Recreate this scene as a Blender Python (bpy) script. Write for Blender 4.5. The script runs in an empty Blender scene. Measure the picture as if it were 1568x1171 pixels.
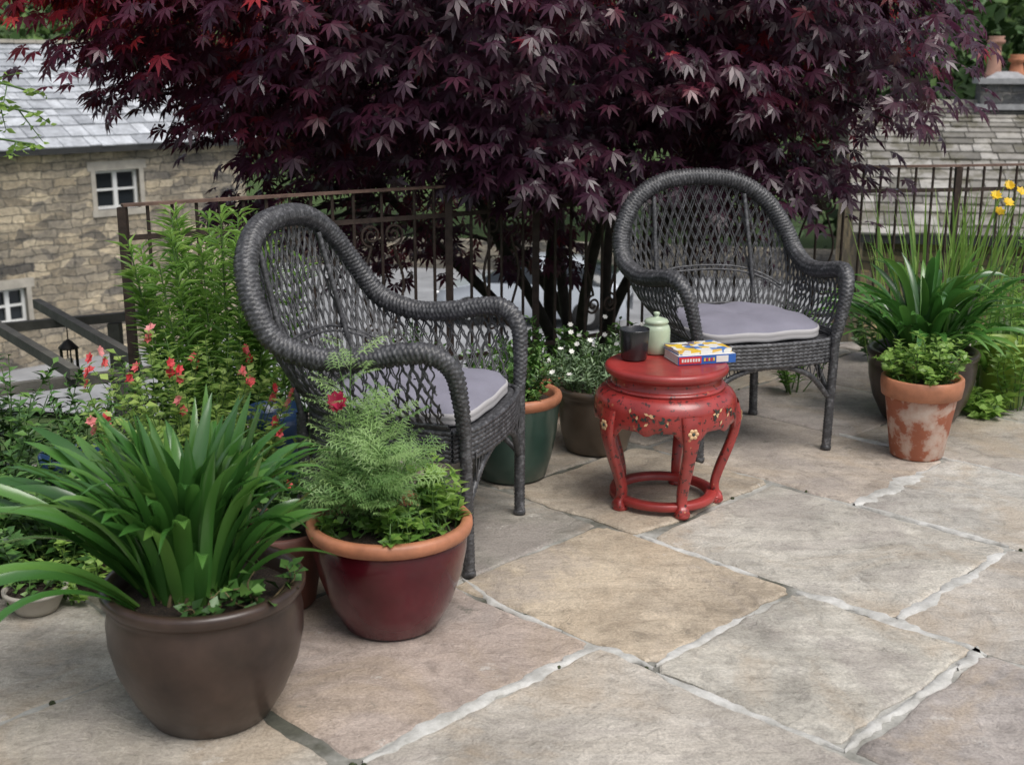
import bpy, bmesh, math, random
import numpy as np
from mathutils import Vector, Matrix, noise
rng=np.random.default_rng(11); random.seed(11)
sc=bpy.context.scene
U=lambda a,b:float(rng.uniform(a,b))
# ------------------------------------------------------------------ materials
def nmat(name):
    m=bpy.data.materials.new(name); m.use_nodes=True
    nt=m.node_tree; b=nt.nodes["Principled BSDF"]; return m,nt,b
def node(nt,t,**k):
    n=nt.nodes.new(t)
    for a,v in k.items(): setattr(n,a,v)
    return n
def ramp(nt,stops,interp='LINEAR'):
    r=node(nt,'ShaderNodeValToRGB'); e=r.color_ramp.elements; r.color_ramp.interpolation=interp
    while len(e)<len(stops): e.new(.5)
    for x,(p,c) in zip(e,stops): x.position=p; x.color=(c[0],c[1],c[2],1)
    return r
def noise_n(nt,scale,detail=4,rough=.6,vec=None,coord='Object',dist=0):
    if vec is None:
        tc=node(nt,'ShaderNodeTexCoord'); vec=tc.outputs[coord]
    n=node(nt,'ShaderNodeTexNoise'); n.inputs['Scale'].default_value=scale
    n.inputs['Detail'].default_value=detail; n.inputs['Roughness'].default_value=rough; n.inputs['Distortion'].default_value=dist
    nt.links.new(vec,n.inputs['Vector']); return n
def bump(nt,b,h,strength=.3,dist=.01,prev=None):
    bp=node(nt,'ShaderNodeBump'); bp.inputs['Strength'].default_value=strength; bp.inputs['Distance'].default_value=dist
    nt.links.new(h,bp.inputs['Height'])
    if prev: nt.links.new(prev,bp.inputs['Normal'])
    nt.links.new(bp.outputs[0],b.inputs['Normal']); return bp.outputs[0]
def wsum(nt,items):
    out=None
    for s,w in items:
        m=node(nt,'ShaderNodeMath',operation='MULTIPLY_ADD'); nt.links.new(s,m.inputs[0]); m.inputs[1].default_value=w
        if out is None: m.inputs[2].default_value=0
        else: nt.links.new(out,m.inputs[2])
        out=m.outputs[0]
    return out
def mixc(nt,f,a,c,mode='MIX'):
    m=node(nt,'ShaderNodeMix',data_type='RGBA',blend_type=mode)
    for s,v in ((m.inputs[0],f),(m.inputs[6],a),(m.inputs[7],c)):
        if isinstance(v,(int,float)): s.default_value=v
        elif isinstance(v,tuple): s.default_value=(v[0],v[1],v[2],1)
        else: nt.links.new(v,s)
    return m.outputs[2]
def simple(name,col,rough=.6,var=.25,scale=12,bmp=.2,bd=.004,metal=0,coat=0,coord='Object',bscale=None,spec=.5):
    m,nt,b=nmat(name)
    n=noise_n(nt,scale,coord=coord)
    c=np.array(col); r=ramp(nt,[(.3,tuple(c*(1-var))),(.7,tuple(np.minimum(c*(1+var),1)))])
    nt.links.new(n.outputs['Fac'],r.inputs[0]); nt.links.new(r.outputs[0],b.inputs['Base Color'])
    b.inputs['Roughness'].default_value=rough; b.inputs['Metallic'].default_value=metal; b.inputs['Specular IOR Level'].default_value=spec
    b.inputs['Coat Weight'].default_value=coat; b.inputs['Coat Roughness'].default_value=.12
    n2=noise_n(nt,bscale or scale*4,2,coord=coord); bump(nt,b,n2.outputs['Fac'],bmp,bd)
    return m
def leafmat(name,stops,rough=.42,tf=.3,tb=2.0,spec=.5):
    m,nt,b=nmat(name)
    a=node(nt,'ShaderNodeAttribute',attribute_name='tone')
    r=ramp(nt,stops); nt.links.new(a.outputs['Fac'],r.inputs[0])
    nt.links.new(r.outputs[0],b.inputs['Base Color']); b.inputs['Roughness'].default_value=rough
    b.inputs['Specular IOR Level'].default_value=spec
    if tf>0:
        t=node(nt,'ShaderNodeBsdfTranslucent')
        g=mixc(nt,1.0,r.outputs[0],(tb,tb,tb),'MULTIPLY')
        nt.links.new(g,t.inputs[0])
        ms=node(nt,'ShaderNodeMixShader'); ms.inputs[0].default_value=tf
        nt.links.new(b.outputs[0],ms.inputs[1]); nt.links.new(t.outputs[0],ms.inputs[2])
        nt.links.new(ms.outputs[0],nt.nodes['Material Output'].inputs[0])
    return m
# ------------------------------------------------------------------ mesh builder
class MB:
    def __init__(s): s.V=[];s.F=[];s.M=[];s.T=[];s.n=0
    def add(s,V,F,m=0,tone=.5):
        V=np.asarray(V,float).reshape(-1,3); F=np.asarray(F,int).reshape(-1,4)
        s.V.append(V); s.F.append(F+s.n); s.M.append(np.full(len(F),m,int))
        s.T.append(np.broadcast_to(np.asarray(tone,float).reshape(-1),(len(V),)) if np.ndim(tone) else np.full(len(V),float(tone)))
        s.n+=len(V)
    def build(s,name,mats,parent=None,smooth=True,loc=None):
        V=np.concatenate(s.V);F=np.concatenate(s.F);M=np.concatenate(s.M);T=np.concatenate(s.T)
        me=bpy.data.meshes.new(name)
        me.vertices.add(len(V)); me.vertices.foreach_set('co',V.astype(np.float32).ravel())
        me.loops.add(len(F)*4); me.loops.foreach_set('vertex_index',F.astype(np.int32).ravel())
        me.polygons.add(len(F)); me.polygons.foreach_set('loop_start',np.arange(0,len(F)*4,4,dtype=np.int32))
        for m in mats: me.materials.append(m)
        me.polygons.foreach_set('material_index',M.astype(np.int32))
        me.update(calc_edges=True)
        me.polygons.foreach_set('use_smooth',np.full(len(F),smooth))
        a=me.attributes.new('tone','FLOAT','POINT'); a.data.foreach_set('value',T.astype(np.float32))
        me.update(); me.validate()
        o=bpy.data.objects.new(name,me); sc.collection.objects.link(o)
        if parent: o.parent=parent
        if loc: o.location=loc
        return o
def empty(name,loc=(0,0,0),rz=0):
    e=bpy.data.objects.new(name,None); sc.collection.objects.link(e); e.location=loc; e.rotation_euler=(0,0,rz); e.empty_display_size=.1; return e
def nrm(v): return v/np.maximum(np.linalg.norm(v,axis=-1,keepdims=True),1e-9)
def tube(P,r,k=6,weave=0,wp=.018,grp=2):
    P=np.asarray(P,float); n=len(P); T=nrm(np.gradient(P,axis=0))
    N=np.zeros_like(P); a=np.array([0,0,1.]) if abs(T[0][2])<.9 else np.array([1.,0,0])
    v=a-T[0]*a.dot(T[0]); N[0]=v/np.linalg.norm(v)
    for i in range(1,n):
        v=N[i-1]-T[i]*N[i-1].dot(T[i]); N[i]=v/max(np.linalg.norm(v),1e-9)
    B=np.cross(T,N); an=np.arange(k)*2*math.pi/k
    r=np.broadcast_to(np.asarray(r,float).reshape(-1) if np.ndim(r) else np.full(n,r),(n,))
    R=np.repeat(r[:,None],k,1)
    if weave:
        s=np.concatenate([[0],np.cumsum(np.linalg.norm(np.diff(P,axis=0),axis=1))])
        ph=(np.arange(k)//grp)%2*math.pi
        R=R*(1+weave*np.sin(2*math.pi*s[:,None]/wp+ph[None,:]))
    V=P[:,None]+R[...,None]*(np.cos(an)[None,:,None]*N[:,None]+np.sin(an)[None,:,None]*B[:,None])
    i=np.arange(n-1)[:,None]*k; j=np.arange(k)[None,:]; j2=(j+1)%k
    F=np.stack([i+j,i+j2,i+k+j2,i+k+j],-1).reshape(-1,4)
    return V.reshape(-1,3),F
def spline(C,n):
    C=np.asarray(C,float); m=len(C); Q=np.vstack([2*C[0]-C[1],C,2*C[-1]-C[-2]])
    u=np.linspace(0,m-1,n); i=np.minimum(u.astype(int),m-2); t=(u-i)[:,None]
    a,b,c,d=Q[i],Q[i+1],Q[i+2],Q[i+3]
    return .5*(2*b+(c-a)*t+(2*a-5*b+4*c-d)*t**2+(3*b-a-3*c+d)*t**3)
def resamp(P,step):
    P=np.asarray(P,float); s=np.concatenate([[0],np.cumsum(np.linalg.norm(np.diff(P,axis=0),axis=1))])
    n=max(2,int(s[-1]/step)); q=np.linspace(0,s[-1],n)
    return np.stack([np.interp(q,s,P[:,i]) for i in range(3)],1)
def lathe(prof,k=64,c=(0,0,0)):
    p=np.asarray(prof,float); a=np.arange(k)*2*math.pi/k
    V=np.stack([p[:,0][:,None]*np.cos(a),p[:,0][:,None]*np.sin(a),np.repeat(p[:,1][:,None],k,1)],-1).reshape(-1,3)+np.array(c)
    n=len(p); i=np.arange(n-1)[:,None]*k; j=np.arange(k)[None,:]; j2=(j+1)%k
    return V,np.stack([i+j,i+j2,i+k+j2,i+k+j],-1).reshape(-1,4)
BOXF=np.array([[0,3,2,1],[4,5,6,7],[0,1,5,4],[1,2,6,5],[2,3,7,6],[3,0,4,7]])
def box(x0,x1,y0,y1,z0,z1):
    return np.array([[x0,y0,z0],[x1,y0,z0],[x1,y1,z0],[x0,y1,z0],[x0,y0,z1],[x1,y0,z1],[x1,y1,z1],[x0,y1,z1]],float),BOXF
def beam(a,b,w,h):
    a=np.array(a,float);b=np.array(b,float);d=nrm(b-a); up=np.array([0,0,1.]) if abs(d[2])<.95 else np.array([0,1.,0])
    s=nrm(np.cross(d,up))*w/2; u=nrm(np.cross(s,d))*h/2
    return np.array([a-s-u,a+s-u,b+s-u,b-s-u,a-s+u,a+s+u,b+s+u,b-s+u]),BOXF
OV=(np.array([[0,0,0],[-.5,.42,.1],[.5,.42,.1],[0,.5,0],[0,1,-.12]]),np.array([[0,2,4,3],[0,3,4,1]]))
def palm():
    V=[];F=[]
    for a,l in ((0,1),(36,.93),(-36,.93),(74,.74),(-74,.74),(114,.45),(-114,.45)):
        a=math.radians(a); c,s=math.cos(a),math.sin(a); w=.125*(.6+.4*l); n=len(V)
        for (x,y,z) in ((0,0,0),(w,.48*l,-.03),(0,l,-.30*l*l),(-w,.48*l,-.03)):
            V.append((x*c+y*s,-x*s+y*c,z))
        F.append((n,n+1,n+2,n+3))
    return np.array(V),np.array(F)
PALM=palm()
def feather():
    V=[];F=[]
    def q(x0,y0,x1,y1,w,z=0):
        d=np.array([x1-x0,y1-y0]);d=d/np.linalg.norm(d);p=np.array([-d[1],d[0]])*w;m=np.array([x0+x1,y0+y1])/2;n=len(V)
        V.extend([(x0,y0,z),(m[0]+p[0],m[1]+p[1],z+.01),(x1,y1,z-.05),(m[0]-p[0],m[1]-p[1],z+.01)]);F.append((n,n+1,n+2,n+3))
    q(0,0,0,1,.014)
    for i in range(5):
        y=.25+.15*i; l=.42*(1-abs(i-1.5)*.14)
        for s in(-1,1):
            z=.04*s
            q(0,y,s*l*.75,y+l*.65,.017,z); q(s*l*.35,y+l*.3,s*l*.95,y+l*.22,.016,z); q(s*l*.3,y+l*.26,s*l*.30,y+l*.8,.015,z); q(s*l*.55,y+l*.48,s*l*1.05,y+l*.62,.014,z)
    return np.array(V),np.array(F)
FEA=feather()
def flower(np_=6,w=.34,cup=.25):
    V=[];F=[]
    for i in range(np_):
        a=2*math.pi*i/np_; c,s=math.cos(a),math.sin(a); n=len(V)
        for (x,y,z) in ((0,0,0),(w,.6,cup*.6),(0,1,cup),(-w,.6,cup*.6)): V.append((x*c+y*s,z*1.0,-x*s+y*c))
        F.append((n,n+1,n+2,n+3))
    return np.array(V),np.array(F)
FL=flower()
def scatter(mb,tm,pos,Y,Z0,sx,sy,m,tone):
    pos=np.asarray(pos,float);N=len(pos);Y=nrm(np.asarray(Y,float));X=nrm(np.cross(Y,np.asarray(Z0,float)));Z=np.cross(X,Y)
    sx=np.broadcast_to(sx,(N,));sy=np.broadcast_to(sy,(N,))
    Vt,Ft=tm
    V=pos[:,None]+Vt[None,:,0:1]*(X*sx[:,None])[:,None]+Vt[None,:,1:2]*(Y*sy[:,None])[:,None]+Vt[None,:,2:3]*(Z*sy[:,None])[:,None]
    F=(Ft[None]+np.arange(N)[:,None,None]*len(Vt)).reshape(-1,4)
    t=np.repeat(np.broadcast_to(tone,(N,)),len(Vt))
    mb.add(V,F,m,t)
def stem(mb,P,n,L,W,lm,sm,tone=.5,tv=.25,t0=.15,up=.5,tm=OV,sr=.003,taper=.4):
    P=np.asarray(P,float); mb.add(*tube(P,np.linspace(sr,sr*.4,len(P)),4),m=sm,tone=.3)
    s=np.sort(rng.uniform(t0,1,n)); s[-1]=1; idx=s*(len(P)-1); T=nrm(np.gradient(P,axis=0))
    pos=np.stack([np.interp(idx,np.arange(len(P)),P[:,i]) for i in range(3)],1)
    t=np.stack([np.interp(idx,np.arange(len(P)),T[:,i]) for i in range(3)],1)
    az=np.arange(n)*2.4+U(0,6)+rng.normal(0,.3,n); h=np.stack([np.cos(az),np.sin(az),0*az],1)
    Y=h+t*up+rng.normal(0,.15,(n,3)); Z=t+.3*np.array([0,0,1.])+rng.normal(0,.15,(n,3))
    sc_=(1-taper*s)*rng.uniform(.75,1.2,n)
    scatter(mb,tm,pos,Y,Z,W*sc_,L*sc_,lm,np.clip(tone+rng.normal(0,tv,n)*.6+.25*(s-.5),0,1))
def bush(mb,c,ns,H,R,n,L,W,lm=0,sm=1,tone=.5,tv=.25,tm=OV,up=.5,lean=(0,0),br=.3,t0=.15,sr=.003,taper=.3,hmin=.55):
    tips=[]
    for i in range(ns):
        a=U(0,6.283); q=math.sqrt(U(0,1)); r=R*q; h=H*U(hmin,1)*(1-.3*q*q)
        b=np.array([c[0]+math.cos(a)*r*br,c[1]+math.sin(a)*r*br,c[2]])
        e=np.array([c[0]+math.cos(a)*r+lean[0],c[1]+math.sin(a)*r+lean[1],c[2]+h])
        m=(b+e)/2+np.array([0,0,h*.12])+rng.normal(0,.015,3)
        stem(mb,spline([b,m,e],8),n,L,W,lm,sm,tone,tv,t0,up,tm,sr,taper); tips.append(e)
    return tips
def straps(mb,c,n,L0,L1,w,e0=(55,88),bend=(40,120),m=0,spread=.07,az=None,tone=.5,pw=1.6):
    for i in range(n):
        a=U(0,6.283) if az is None else U(*az); L=U(L0,L1); k=14
        e=math.radians(U(*e0)); de=math.radians(U(*bend)); 
        s=np.linspace(0,1,k); el=e-de*s**pw; ds=L/(k-1)
        hr=np.concatenate([[0],np.cumsum(np.cos(el[:-1])*ds)]); z=np.concatenate([[0],np.cumsum(np.sin(el[:-1])*ds)])
        aa=a+U(-.25,.25)*s; r0=U(0,spread); h=np.stack([np.cos(aa),np.sin(aa),0*aa],1)
        b0=np.array([c[0]+math.cos(a)*r0,c[1]+math.sin(a)*r0,c[2]])
        P=b0+h*hr[:,None]+np.array([0,0,1.])*z[:,None]
        tw=U(-.8,.8)*s; side=np.stack([-np.sin(aa),np.cos(aa),0*aa],1); T=nrm(np.gradient(P,axis=0)); nn=np.cross(side,T)
        sd=side*np.cos(tw)[:,None]+nn*np.sin(tw)[:,None]; n2=np.cross(sd,T)
        W=w*U(.75,1.15)*np.minimum(1,np.minimum(.5+s*2,((1-s)*4.0)**.7+.02))*.5
        V=np.stack([P+sd*W[:,None],P+n2*(W*.35)[:,None],P-sd*W[:,None]],1).reshape(-1,3)
        F=[]
        for j in range(k-1):
            q=j*3; F+= [(q,q+1,q+4,q+3),(q+1,q+2,q+5,q+4)]
        t=np.clip(tone+U(-.3,.3)+np.repeat(.3*(s-.6)+.45*np.maximum(0,.18-s)/.18,3),0,1)
        mb.add(V,F,m,t)
# ------------------------------------------------------------------ colour library
M_bark=simple('dark_bark',(.035,.028,.024),.85,.4,14,.6,.01)
M_green=leafmat('green_leaf',[(0,(.022,.058,.014)),(.5,(.058,.142,.03)),(1,(.15,.27,.058))],tf=0)
M_bright=leafmat('bright_leaf',[(0,(.05,.12,.022)),(.5,(.12,.24,.045)),(1,(.26,.39,.09))],tf=.3)
M_salv=leafmat('salvia_leaf',[(0,(.10,.18,.04)),(.5,(.20,.32,.07)),(1,(.36,.46,.13))],tf=.3,tb=1.6)
M_feath=leafmat('feathery_leaf',[(0,(.08,.165,.055)),(.5,(.17,.30,.10)),(1,(.32,.46,.18))],tf=.3,tb=1.6)
M_strap=leafmat('strap_leaf',[(0,(.022,.068,.016)),(.5,(.05,.15,.028)),(1,(.15,.29,.06))],rough=.25,tf=.2,spec=.8)
M_grey=leafmat('grey_leaf',[(0,(.07,.12,.06)),(.5,(.14,.22,.11)),(1,(.26,.34,.2))],rough=.6,tf=0)
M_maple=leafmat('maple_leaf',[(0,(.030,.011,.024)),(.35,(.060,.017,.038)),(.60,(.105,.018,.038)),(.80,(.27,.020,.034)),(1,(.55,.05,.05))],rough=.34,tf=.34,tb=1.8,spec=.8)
M_stem=simple('green_stem',(.08,.15,.04),.6,.2)
M_soil=simple('soil',(.045,.03,.02),.95,.5,40,1,.02)
M_white=leafmat('white_petal',[(0,(.6,.58,.5)),(1,(.8,.8,.76))],.6,0)
M_pink=leafmat('pink_petal',[(0,(.55,.03,.04)),(.5,(.7,.12,.12)),(1,(.75,.3,.3))],.5,.2,1.2)
M_crim=leafmat('crimson_petal',[(0,(.25,.005,.03)),(1,(.45,.01,.06))],.5,.2,1.2)
M_yel=leafmat('yellow_petal',[(0,(.7,.4,.01)),(1,(.85,.6,.02))],.5,.2,1.1)
# ------------------------------------------------------------------ terrace
TER=[(-2.7,-4.0),(-2.7,3.1),(-1.4,4.42),(.85,5.98),(2.2,6.17),(6.5,6.9),(6.5,-4.0)]
def planes(poly):
    L=[]; n=len(poly)
    for i in range(n):
        a=np.array(poly[i],float);b=np.array(poly[(i+1)%n],float);d=nrm(b-a)
        L.append((a,np.array([-d[1],d[0]])))
    return L
PL=planes(TER)
def clip(poly,off=.0):
    for a,nn in PL:
        out=[];n=len(poly)
        for i in range(n):
            p=np.array(poly[i]);q=np.array(poly[(i+1)%n]);dp=(p-a).dot(nn)+off;dq=(q-a).dot(nn)+off
            if dp<=0: out.append(tuple(p))
            if (dp<0)!=(dq<0) and abs(dp-dq)>1e-9: out.append(tuple(p+(q-p)*dp/(dp-dq)))
        poly=out
        if len(poly)<3: return []
    return poly
rows=[(-5.5,-4.7,None),(-4.7,-4.0,None),(-4.0,-3.3,None),(-3.3,-2.55,None),(-2.55,-1.8,None),(-1.8,-1.0,None),(-1.0,-.2,None),(-.2,.55,None),
 (.55,1.335,[-3.3,-2.45,-1.80,-1.0,-.2,.6]),
 (1.335,2.075,[-4.2,-3.35,-2.5,-1.785,-.95,-.1,.8]),
 (2.075,2.70,[-4.6,-3.75,-3.0,-2.31,-1.625,-1.125,-.4,.4]),
 (2.70,3.40,[-4.9,-4.2,-3.45,-2.75,-2.165,-1.345,-.55,.3]),
 (3.40,4.05,[-5.0,-4.4,-3.6,-2.72,-1.86,-1.0,-.2,.7]),
 (4.05,4.70,[-4.9,-4.2,-3.55,-2.95,-2.25,-1.45,-.6,.3]),
 (4.70,5.35,None),(5.35,6.1,None),(6.1,6.8,None),(6.8,7.5,None),(7.5,8.2,None),(8.2,9,None),(9,10,None)]
cols={(10,3):(.48,.405,.31),(9,2):(.385,.32,.28),(9,3):(.46,.425,.375),(10,2):(.28,.262,.23),(11,4):(.465,.44,.39),(10,4):(.49,.465,.41),(12,3):(.43,.375,.32),(11,3):(.41,.355,.285),(8,1):(.38,.345,.295),(12,4):(.47,.45,.41),(9,1):(.31,.28,.235),(11,2):(.29,.265,.225),(11,1):(.27,.245,.21)}  # darkest slabs, by and behind the left chair, have shade put into their colour
c45=math.cos(math.pi/4)
def st2xy(s,t): return (c45*(s+t),c45*(t-s))
SV=[];SF=[];SC=[]
for ri,(t0,t1,br) in enumerate(rows):
    lo=[]
    if br is None:
        br=[-9.0];
        while br[-1]<9: br.append(br[-1]+U(.55,1.0))
    else:
        br=list(br); x=br[0]
        while x>-9: x-=U(.6,.95); lo.append(x)
        hi=[];x=br[-1]
        while x<9: x+=U(.6,.95); hi.append(x)
        br=lo[::-1]+br+hi
    base=len(lo)
    for si in range(len(br)-1):
        g=U(.006,.013); j=lambda:U(-.012,.012)
        s0,s1=br[si]+g,br[si+1]-g; a0,a1=t0+g,t1-g
        P=[st2xy(s0+j(),a0+j()),st2xy(s1+j(),a0+j()),st2xy(s1+j(),a1+j()),st2xy(s0+j(),a1+j())]
        P=clip(P,.02)
        if len(P)<3: continue
        Q=[]
        n=len(P)
        for i in range(n):
            p=np.array(P[i]);q=np.array(P[(i+1)%n]);L=np.linalg.norm(q-p)
            if L<.02: continue
            m=max(1,int(L/.022))
            for k in range(m):
                f=k/m; w=p+(q-p)*f
                if k==0 and L>.2:
                    cc=np.mean(P,axis=0); w=w+(cc-w)*U(.01,.06)
                nv=noise.noise_vector(Vector((w[0]*5+ri,w[1]*5+si,ri*3.1)))*.016+noise.noise_vector(Vector((w[0]*22,w[1]*22,si*2.7)))*.009+noise.noise_vector(Vector((w[0]*60,w[1]*60,si*2.7)))*.004
                Q.append(w+np.array([nv[0],nv[1]]))
        if len(Q)<4: continue
        Q=np.array(Q); cen=Q.mean(0); n=len(Q); b=len(SV)
        dz=U(-.003,.003); tx,ty=U(-.004,.004),U(-.004,.004)
        rel=Q-cen; dist=np.linalg.norm(rel,axis=1,keepdims=True)
        ins=rel*(1-.006/np.maximum(dist,.05)); ins2=rel*(1-.014/np.maximum(dist,.05))
        for ring,z in ((rel,-.03),(rel,-.006),(ins,-.0015),(ins2,0.0)):
            for r in ring: SV.append((cen[0]+r[0],cen[1]+r[1],z+(dz+r[0]*tx+r[1]*ty if z>-.02 else 0)))
        col=cols.get((ri,si-base)) if lo else None
        if col is None:
            v=U(.35,.44); col=(v,v*U(.89,.94),v*U(.76,.85))
        rev = ((Q[:,0]*np.roll(Q[:,1],-1)-Q[:,1]*np.roll(Q[:,0],-1)).sum()<0)
        fs=[]
        for L in range(3):
            for i in range(n):
                i2=(i+1)%n; fs.append((b+L*n+i,b+L*n+i2,b+(L+1)*n+i2,b+(L+1)*n+i))
        fs.append(tuple(b+3*n+i for i in range(n)))
        if rev: fs=[f[::-1] for f in fs]
        SF+=fs; SC+=[col]*(4*n)
me=bpy.data.meshes.new('patio'); me.from_pydata(SV,[],SF); me.update()
a=me.color_attributes.new('col','FLOAT_COLOR','POINT'); a.data.foreach_set('color',np.hstack([np.array(SC),np.ones((len(SC),1))]).astype(np.float32).ravel())
m,nt,b=nmat('flagstone')
at=node(nt,'ShaderNodeAttribute',attribute_name='col')
n1=noise_n(nt,2.6,6,.70,dist=.6); n2=noise_n(nt,17,6,.74,dist=.8); n3=noise_n(nt,150,3,.7); n4=noise_n(nt,1.7,5,.65,dist=1.0); n5=noise_n(nt,6,7,.80)
tc=node(nt,'ShaderNodeTexCoord'); mp=node(nt,'ShaderNodeMapping'); mp.inputs['Rotation'].default_value=(0,0,.6); mp.inputs['Scale'].default_value=(3,17,3); nt.links.new(tc.outputs['Object'],mp.inputs[0])
n6=noise_n(nt,1.0,5,.7,vec=mp.outputs[0],dist=.7)
r1=ramp(nt,[(.32,(.66,.65,.64)),(.5,(1.0,.99,.98)),(.68,(1.26,1.25,1.23))]); nt.links.new(n1.outputs['Fac'],r1.inputs[0])
c=mixc(nt,1.0,at.outputs['Color'],r1.outputs[0],'MULTIPLY')
r2=ramp(nt,[(.32,(.66,.66,.66)),(.48,(.98,.98,.98)),(.66,(1.18,1.18,1.18))]); nt.links.new(n2.outputs['Fac'],r2.inputs[0])
c=mixc(nt,.9,c,r2.outputs[0],'MULTIPLY')
rs=ramp(nt,[(.32,(.80,.78,.75)),(.6,(1.1,1.1,1.1))]); nt.links.new(n6.outputs['Fac'],rs.inputs[0]); c=mixc(nt,.7,c,rs.outputs[0],'MULTIPLY')
r4=ramp(nt,[(.50,(0,0,0)),(.62,(.5,.5,.5))]); nt.links.new(n4.outputs['Fac'],r4.inputs[0])
c=mixc(nt,r4.outputs[0],c,(.43,.335,.235))
r7=ramp(nt,[(.36,(.5,.5,.5)),(.46,(0,0,0))]); nt.links.new(n4.outputs['Fac'],r7.inputs[0])
c=mixc(nt,r7.outputs[0],c,(.33,.29,.265))
r5=ramp(nt,[(.33,(.75,.75,.75)),(.39,(0,0,0))]); nt.links.new(n5.outputs['Fac'],r5.inputs[0])
c=mixc(nt,r5.outputs[0],c,(.15,.14,.115))
r6=ramp(nt,[(.61,(0,0,0)),(.67,(.6,.6,.6))]); nt.links.new(n5.outputs['Fac'],r6.inputs[0])
c=mixc(nt,r6.outputs[0],c,(.60,.57,.52))
r3=ramp(nt,[(.35,(.72,.72,.72)),(.65,(1.15,1.15,1.15))]); nt.links.new(n3.outputs['Fac'],r3.inputs[0])
c=mixc(nt,.8,c,r3.outputs[0],'MULTIPLY')
nt.links.new(c,b.inputs['Base Color']); b.inputs['Roughness'].default_value=.58
stp=ramp(nt,[(.36,(0,0,0)),(.37,(.3,.3,.3)),(.46,(.35,.35,.35)),(.468,(.6,.6,.6)),(.56,(.65,.65,.65)),(.567,(1,1,1))]); nt.links.new(n1.outputs['Fac'],stp.inputs[0])
bump(nt,b,wsum(nt,[(stp.outputs[0],.24),(n2.outputs['Fac'],.65),(n6.outputs['Fac'],.40),(n3.outputs['Fac'],.09)]),1.0,.010)
me.materials.append(m); patio=bpy.data.objects.new('patio',me); sc.collection.objects.link(patio)
m,nt,b=nmat('mortar'); n1=noise_n(nt,3,5,.6); n2=noise_n(nt,60,3,.7)
r=ramp(nt,[(.38,(.08,.08,.06)),(.46,(.20,.195,.17)),(.58,(.42,.41,.375))]); nt.links.new(n1.outputs['Fac'],r.inputs[0])
rr=ramp(nt,[(.3,(.75,.75,.75)),(.7,(1.1,1.1,1.1))]); nt.links.new(n2.outputs['Fac'],rr.inputs[0])
nt.links.new(mixc(nt,1.0,r.outputs[0],rr.outputs[0],'MULTIPLY'),b.inputs['Base Color']); b.inputs['Roughness'].default_value=.9
bump(nt,b,n2.outputs['Fac'],.6,.004); M_mortar=m
n=len(TER); vs=[(x,y,-.0065) for x,y in TER]+[(x,y,-1.3) for x,y in TER]
fs=[tuple(range(n))[::-1],tuple(range(n,2*n))]+[(i,(i+1)%n,n+(i+1)%n,n+i) for i in range(n)]
me=bpy.data.meshes.new('mortar_bed'); me.from_pydata(vs,[],fs); me.materials.append(M_mortar); o=bpy.data.objects.new('mortar_bed',me); sc.collection.objects.link(o); o.parent=patio
bm=bmesh.new(); bm.from_mesh(me); bmesh.ops.recalc_face_normals(bm,faces=bm.faces); bm.to_mesh(me); bm.free()
m,nt,b=nmat('pale_pointing'); n1=noise_n(nt,9,6,.75); r=ramp(nt,[(.3,(.26,.25,.225)),(.42,(.40,.39,.36)),(.55,(.52,.51,.48)),(.7,(.66,.65,.62))]); nt.links.new(n1.outputs['Fac'],r.inputs[0]); nt.links.new(r.outputs[0],b.inputs['Base Color']); b.inputs['Roughness'].default_value=.85
n2=noise_n(nt,70,4,.7); bump(nt,b,n2.outputs['Fac'],.6,.004); M_point=m
mb=MB()
def ribbon(st,w):
    P=np.array([st2xy(*q) for q in st]); P=resamp(spline(np.hstack([P,np.zeros((len(P),1))]),60),.008)
    T=nrm(np.gradient(P,axis=0)); S=np.stack([-T[:,1],T[:,0],0*T[:,0]],1)
    L=[];k=len(P)
    for i in range(k):
        e=min(1,i/10+.1,(k-1-i)/10+.1)
        f=lambda o: max(.0015,w*e*(.85+1.2*noise.noise(Vector((P[i][0]*9,P[i][1]*9,o)))+.7*noise.noise(Vector((P[i][0]*38,P[i][1]*38,o)))))
        wl,wr=f(1.3),f(9.7)
        L+= [P[i]+S[i]*wl+[0,0,-.006],P[i]+S[i]*wl*.6+[0,0,.0010],P[i]-S[i]*wr*.6+[0,0,.0010],P[i]-S[i]*wr+[0,0,-.006]]
    F=[]
    for i in range(k-1):
        for j in range(3): q=i*4+j; F.append((q,q+4,q+5,q+1))
    mb.add(L,F)
ribbon([(-1.86,3.40),(-1.85,3.75),(-1.81,4.06)],.040)
ribbon([(-1.35,2.72),(-1.345,3.1),(-1.335,3.38)],.026)
ribbon([(-1.62,2.69),(-1.36,2.71),(-1.10,2.69)],.030)
ribbon([(-1.785,1.36),(-1.79,1.7),(-1.78,2.03),(-1.70,2.08),(-1.62,2.085)],.026)
ribbon([(-1.14,2.72),(-1.12,2.58)],.045)
ribbon([(-1.625,2.1),(-1.63,2.35),(-1.625,2.5)],.018)
ribbon([(-2.17,2.71),(-2.0,2.70),(-1.75,2.70)],.015)
ribbon([(-1.12,2.08),(-1.125,2.3),(-1.125,2.6)],.020)
ribbon([(-1.60,2.07),(-1.3,2.07),(-1.12,2.08)],.014)
ribbon([(-2.31,2.12),(-2.1,2.075),(-1.9,2.075)],.012)
ribbon([(-1.84,3.40),(-1.6,3.40),(-1.36,3.40)],.013)
ribbon([(-2.3,4.05),(-1.5,4.05)],.014)
ribbon([(-.98,3.42),(-1.0,4.0)],.018)
mb.build('joint_pointing',[M_point],patio)
mb=MB()
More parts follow.
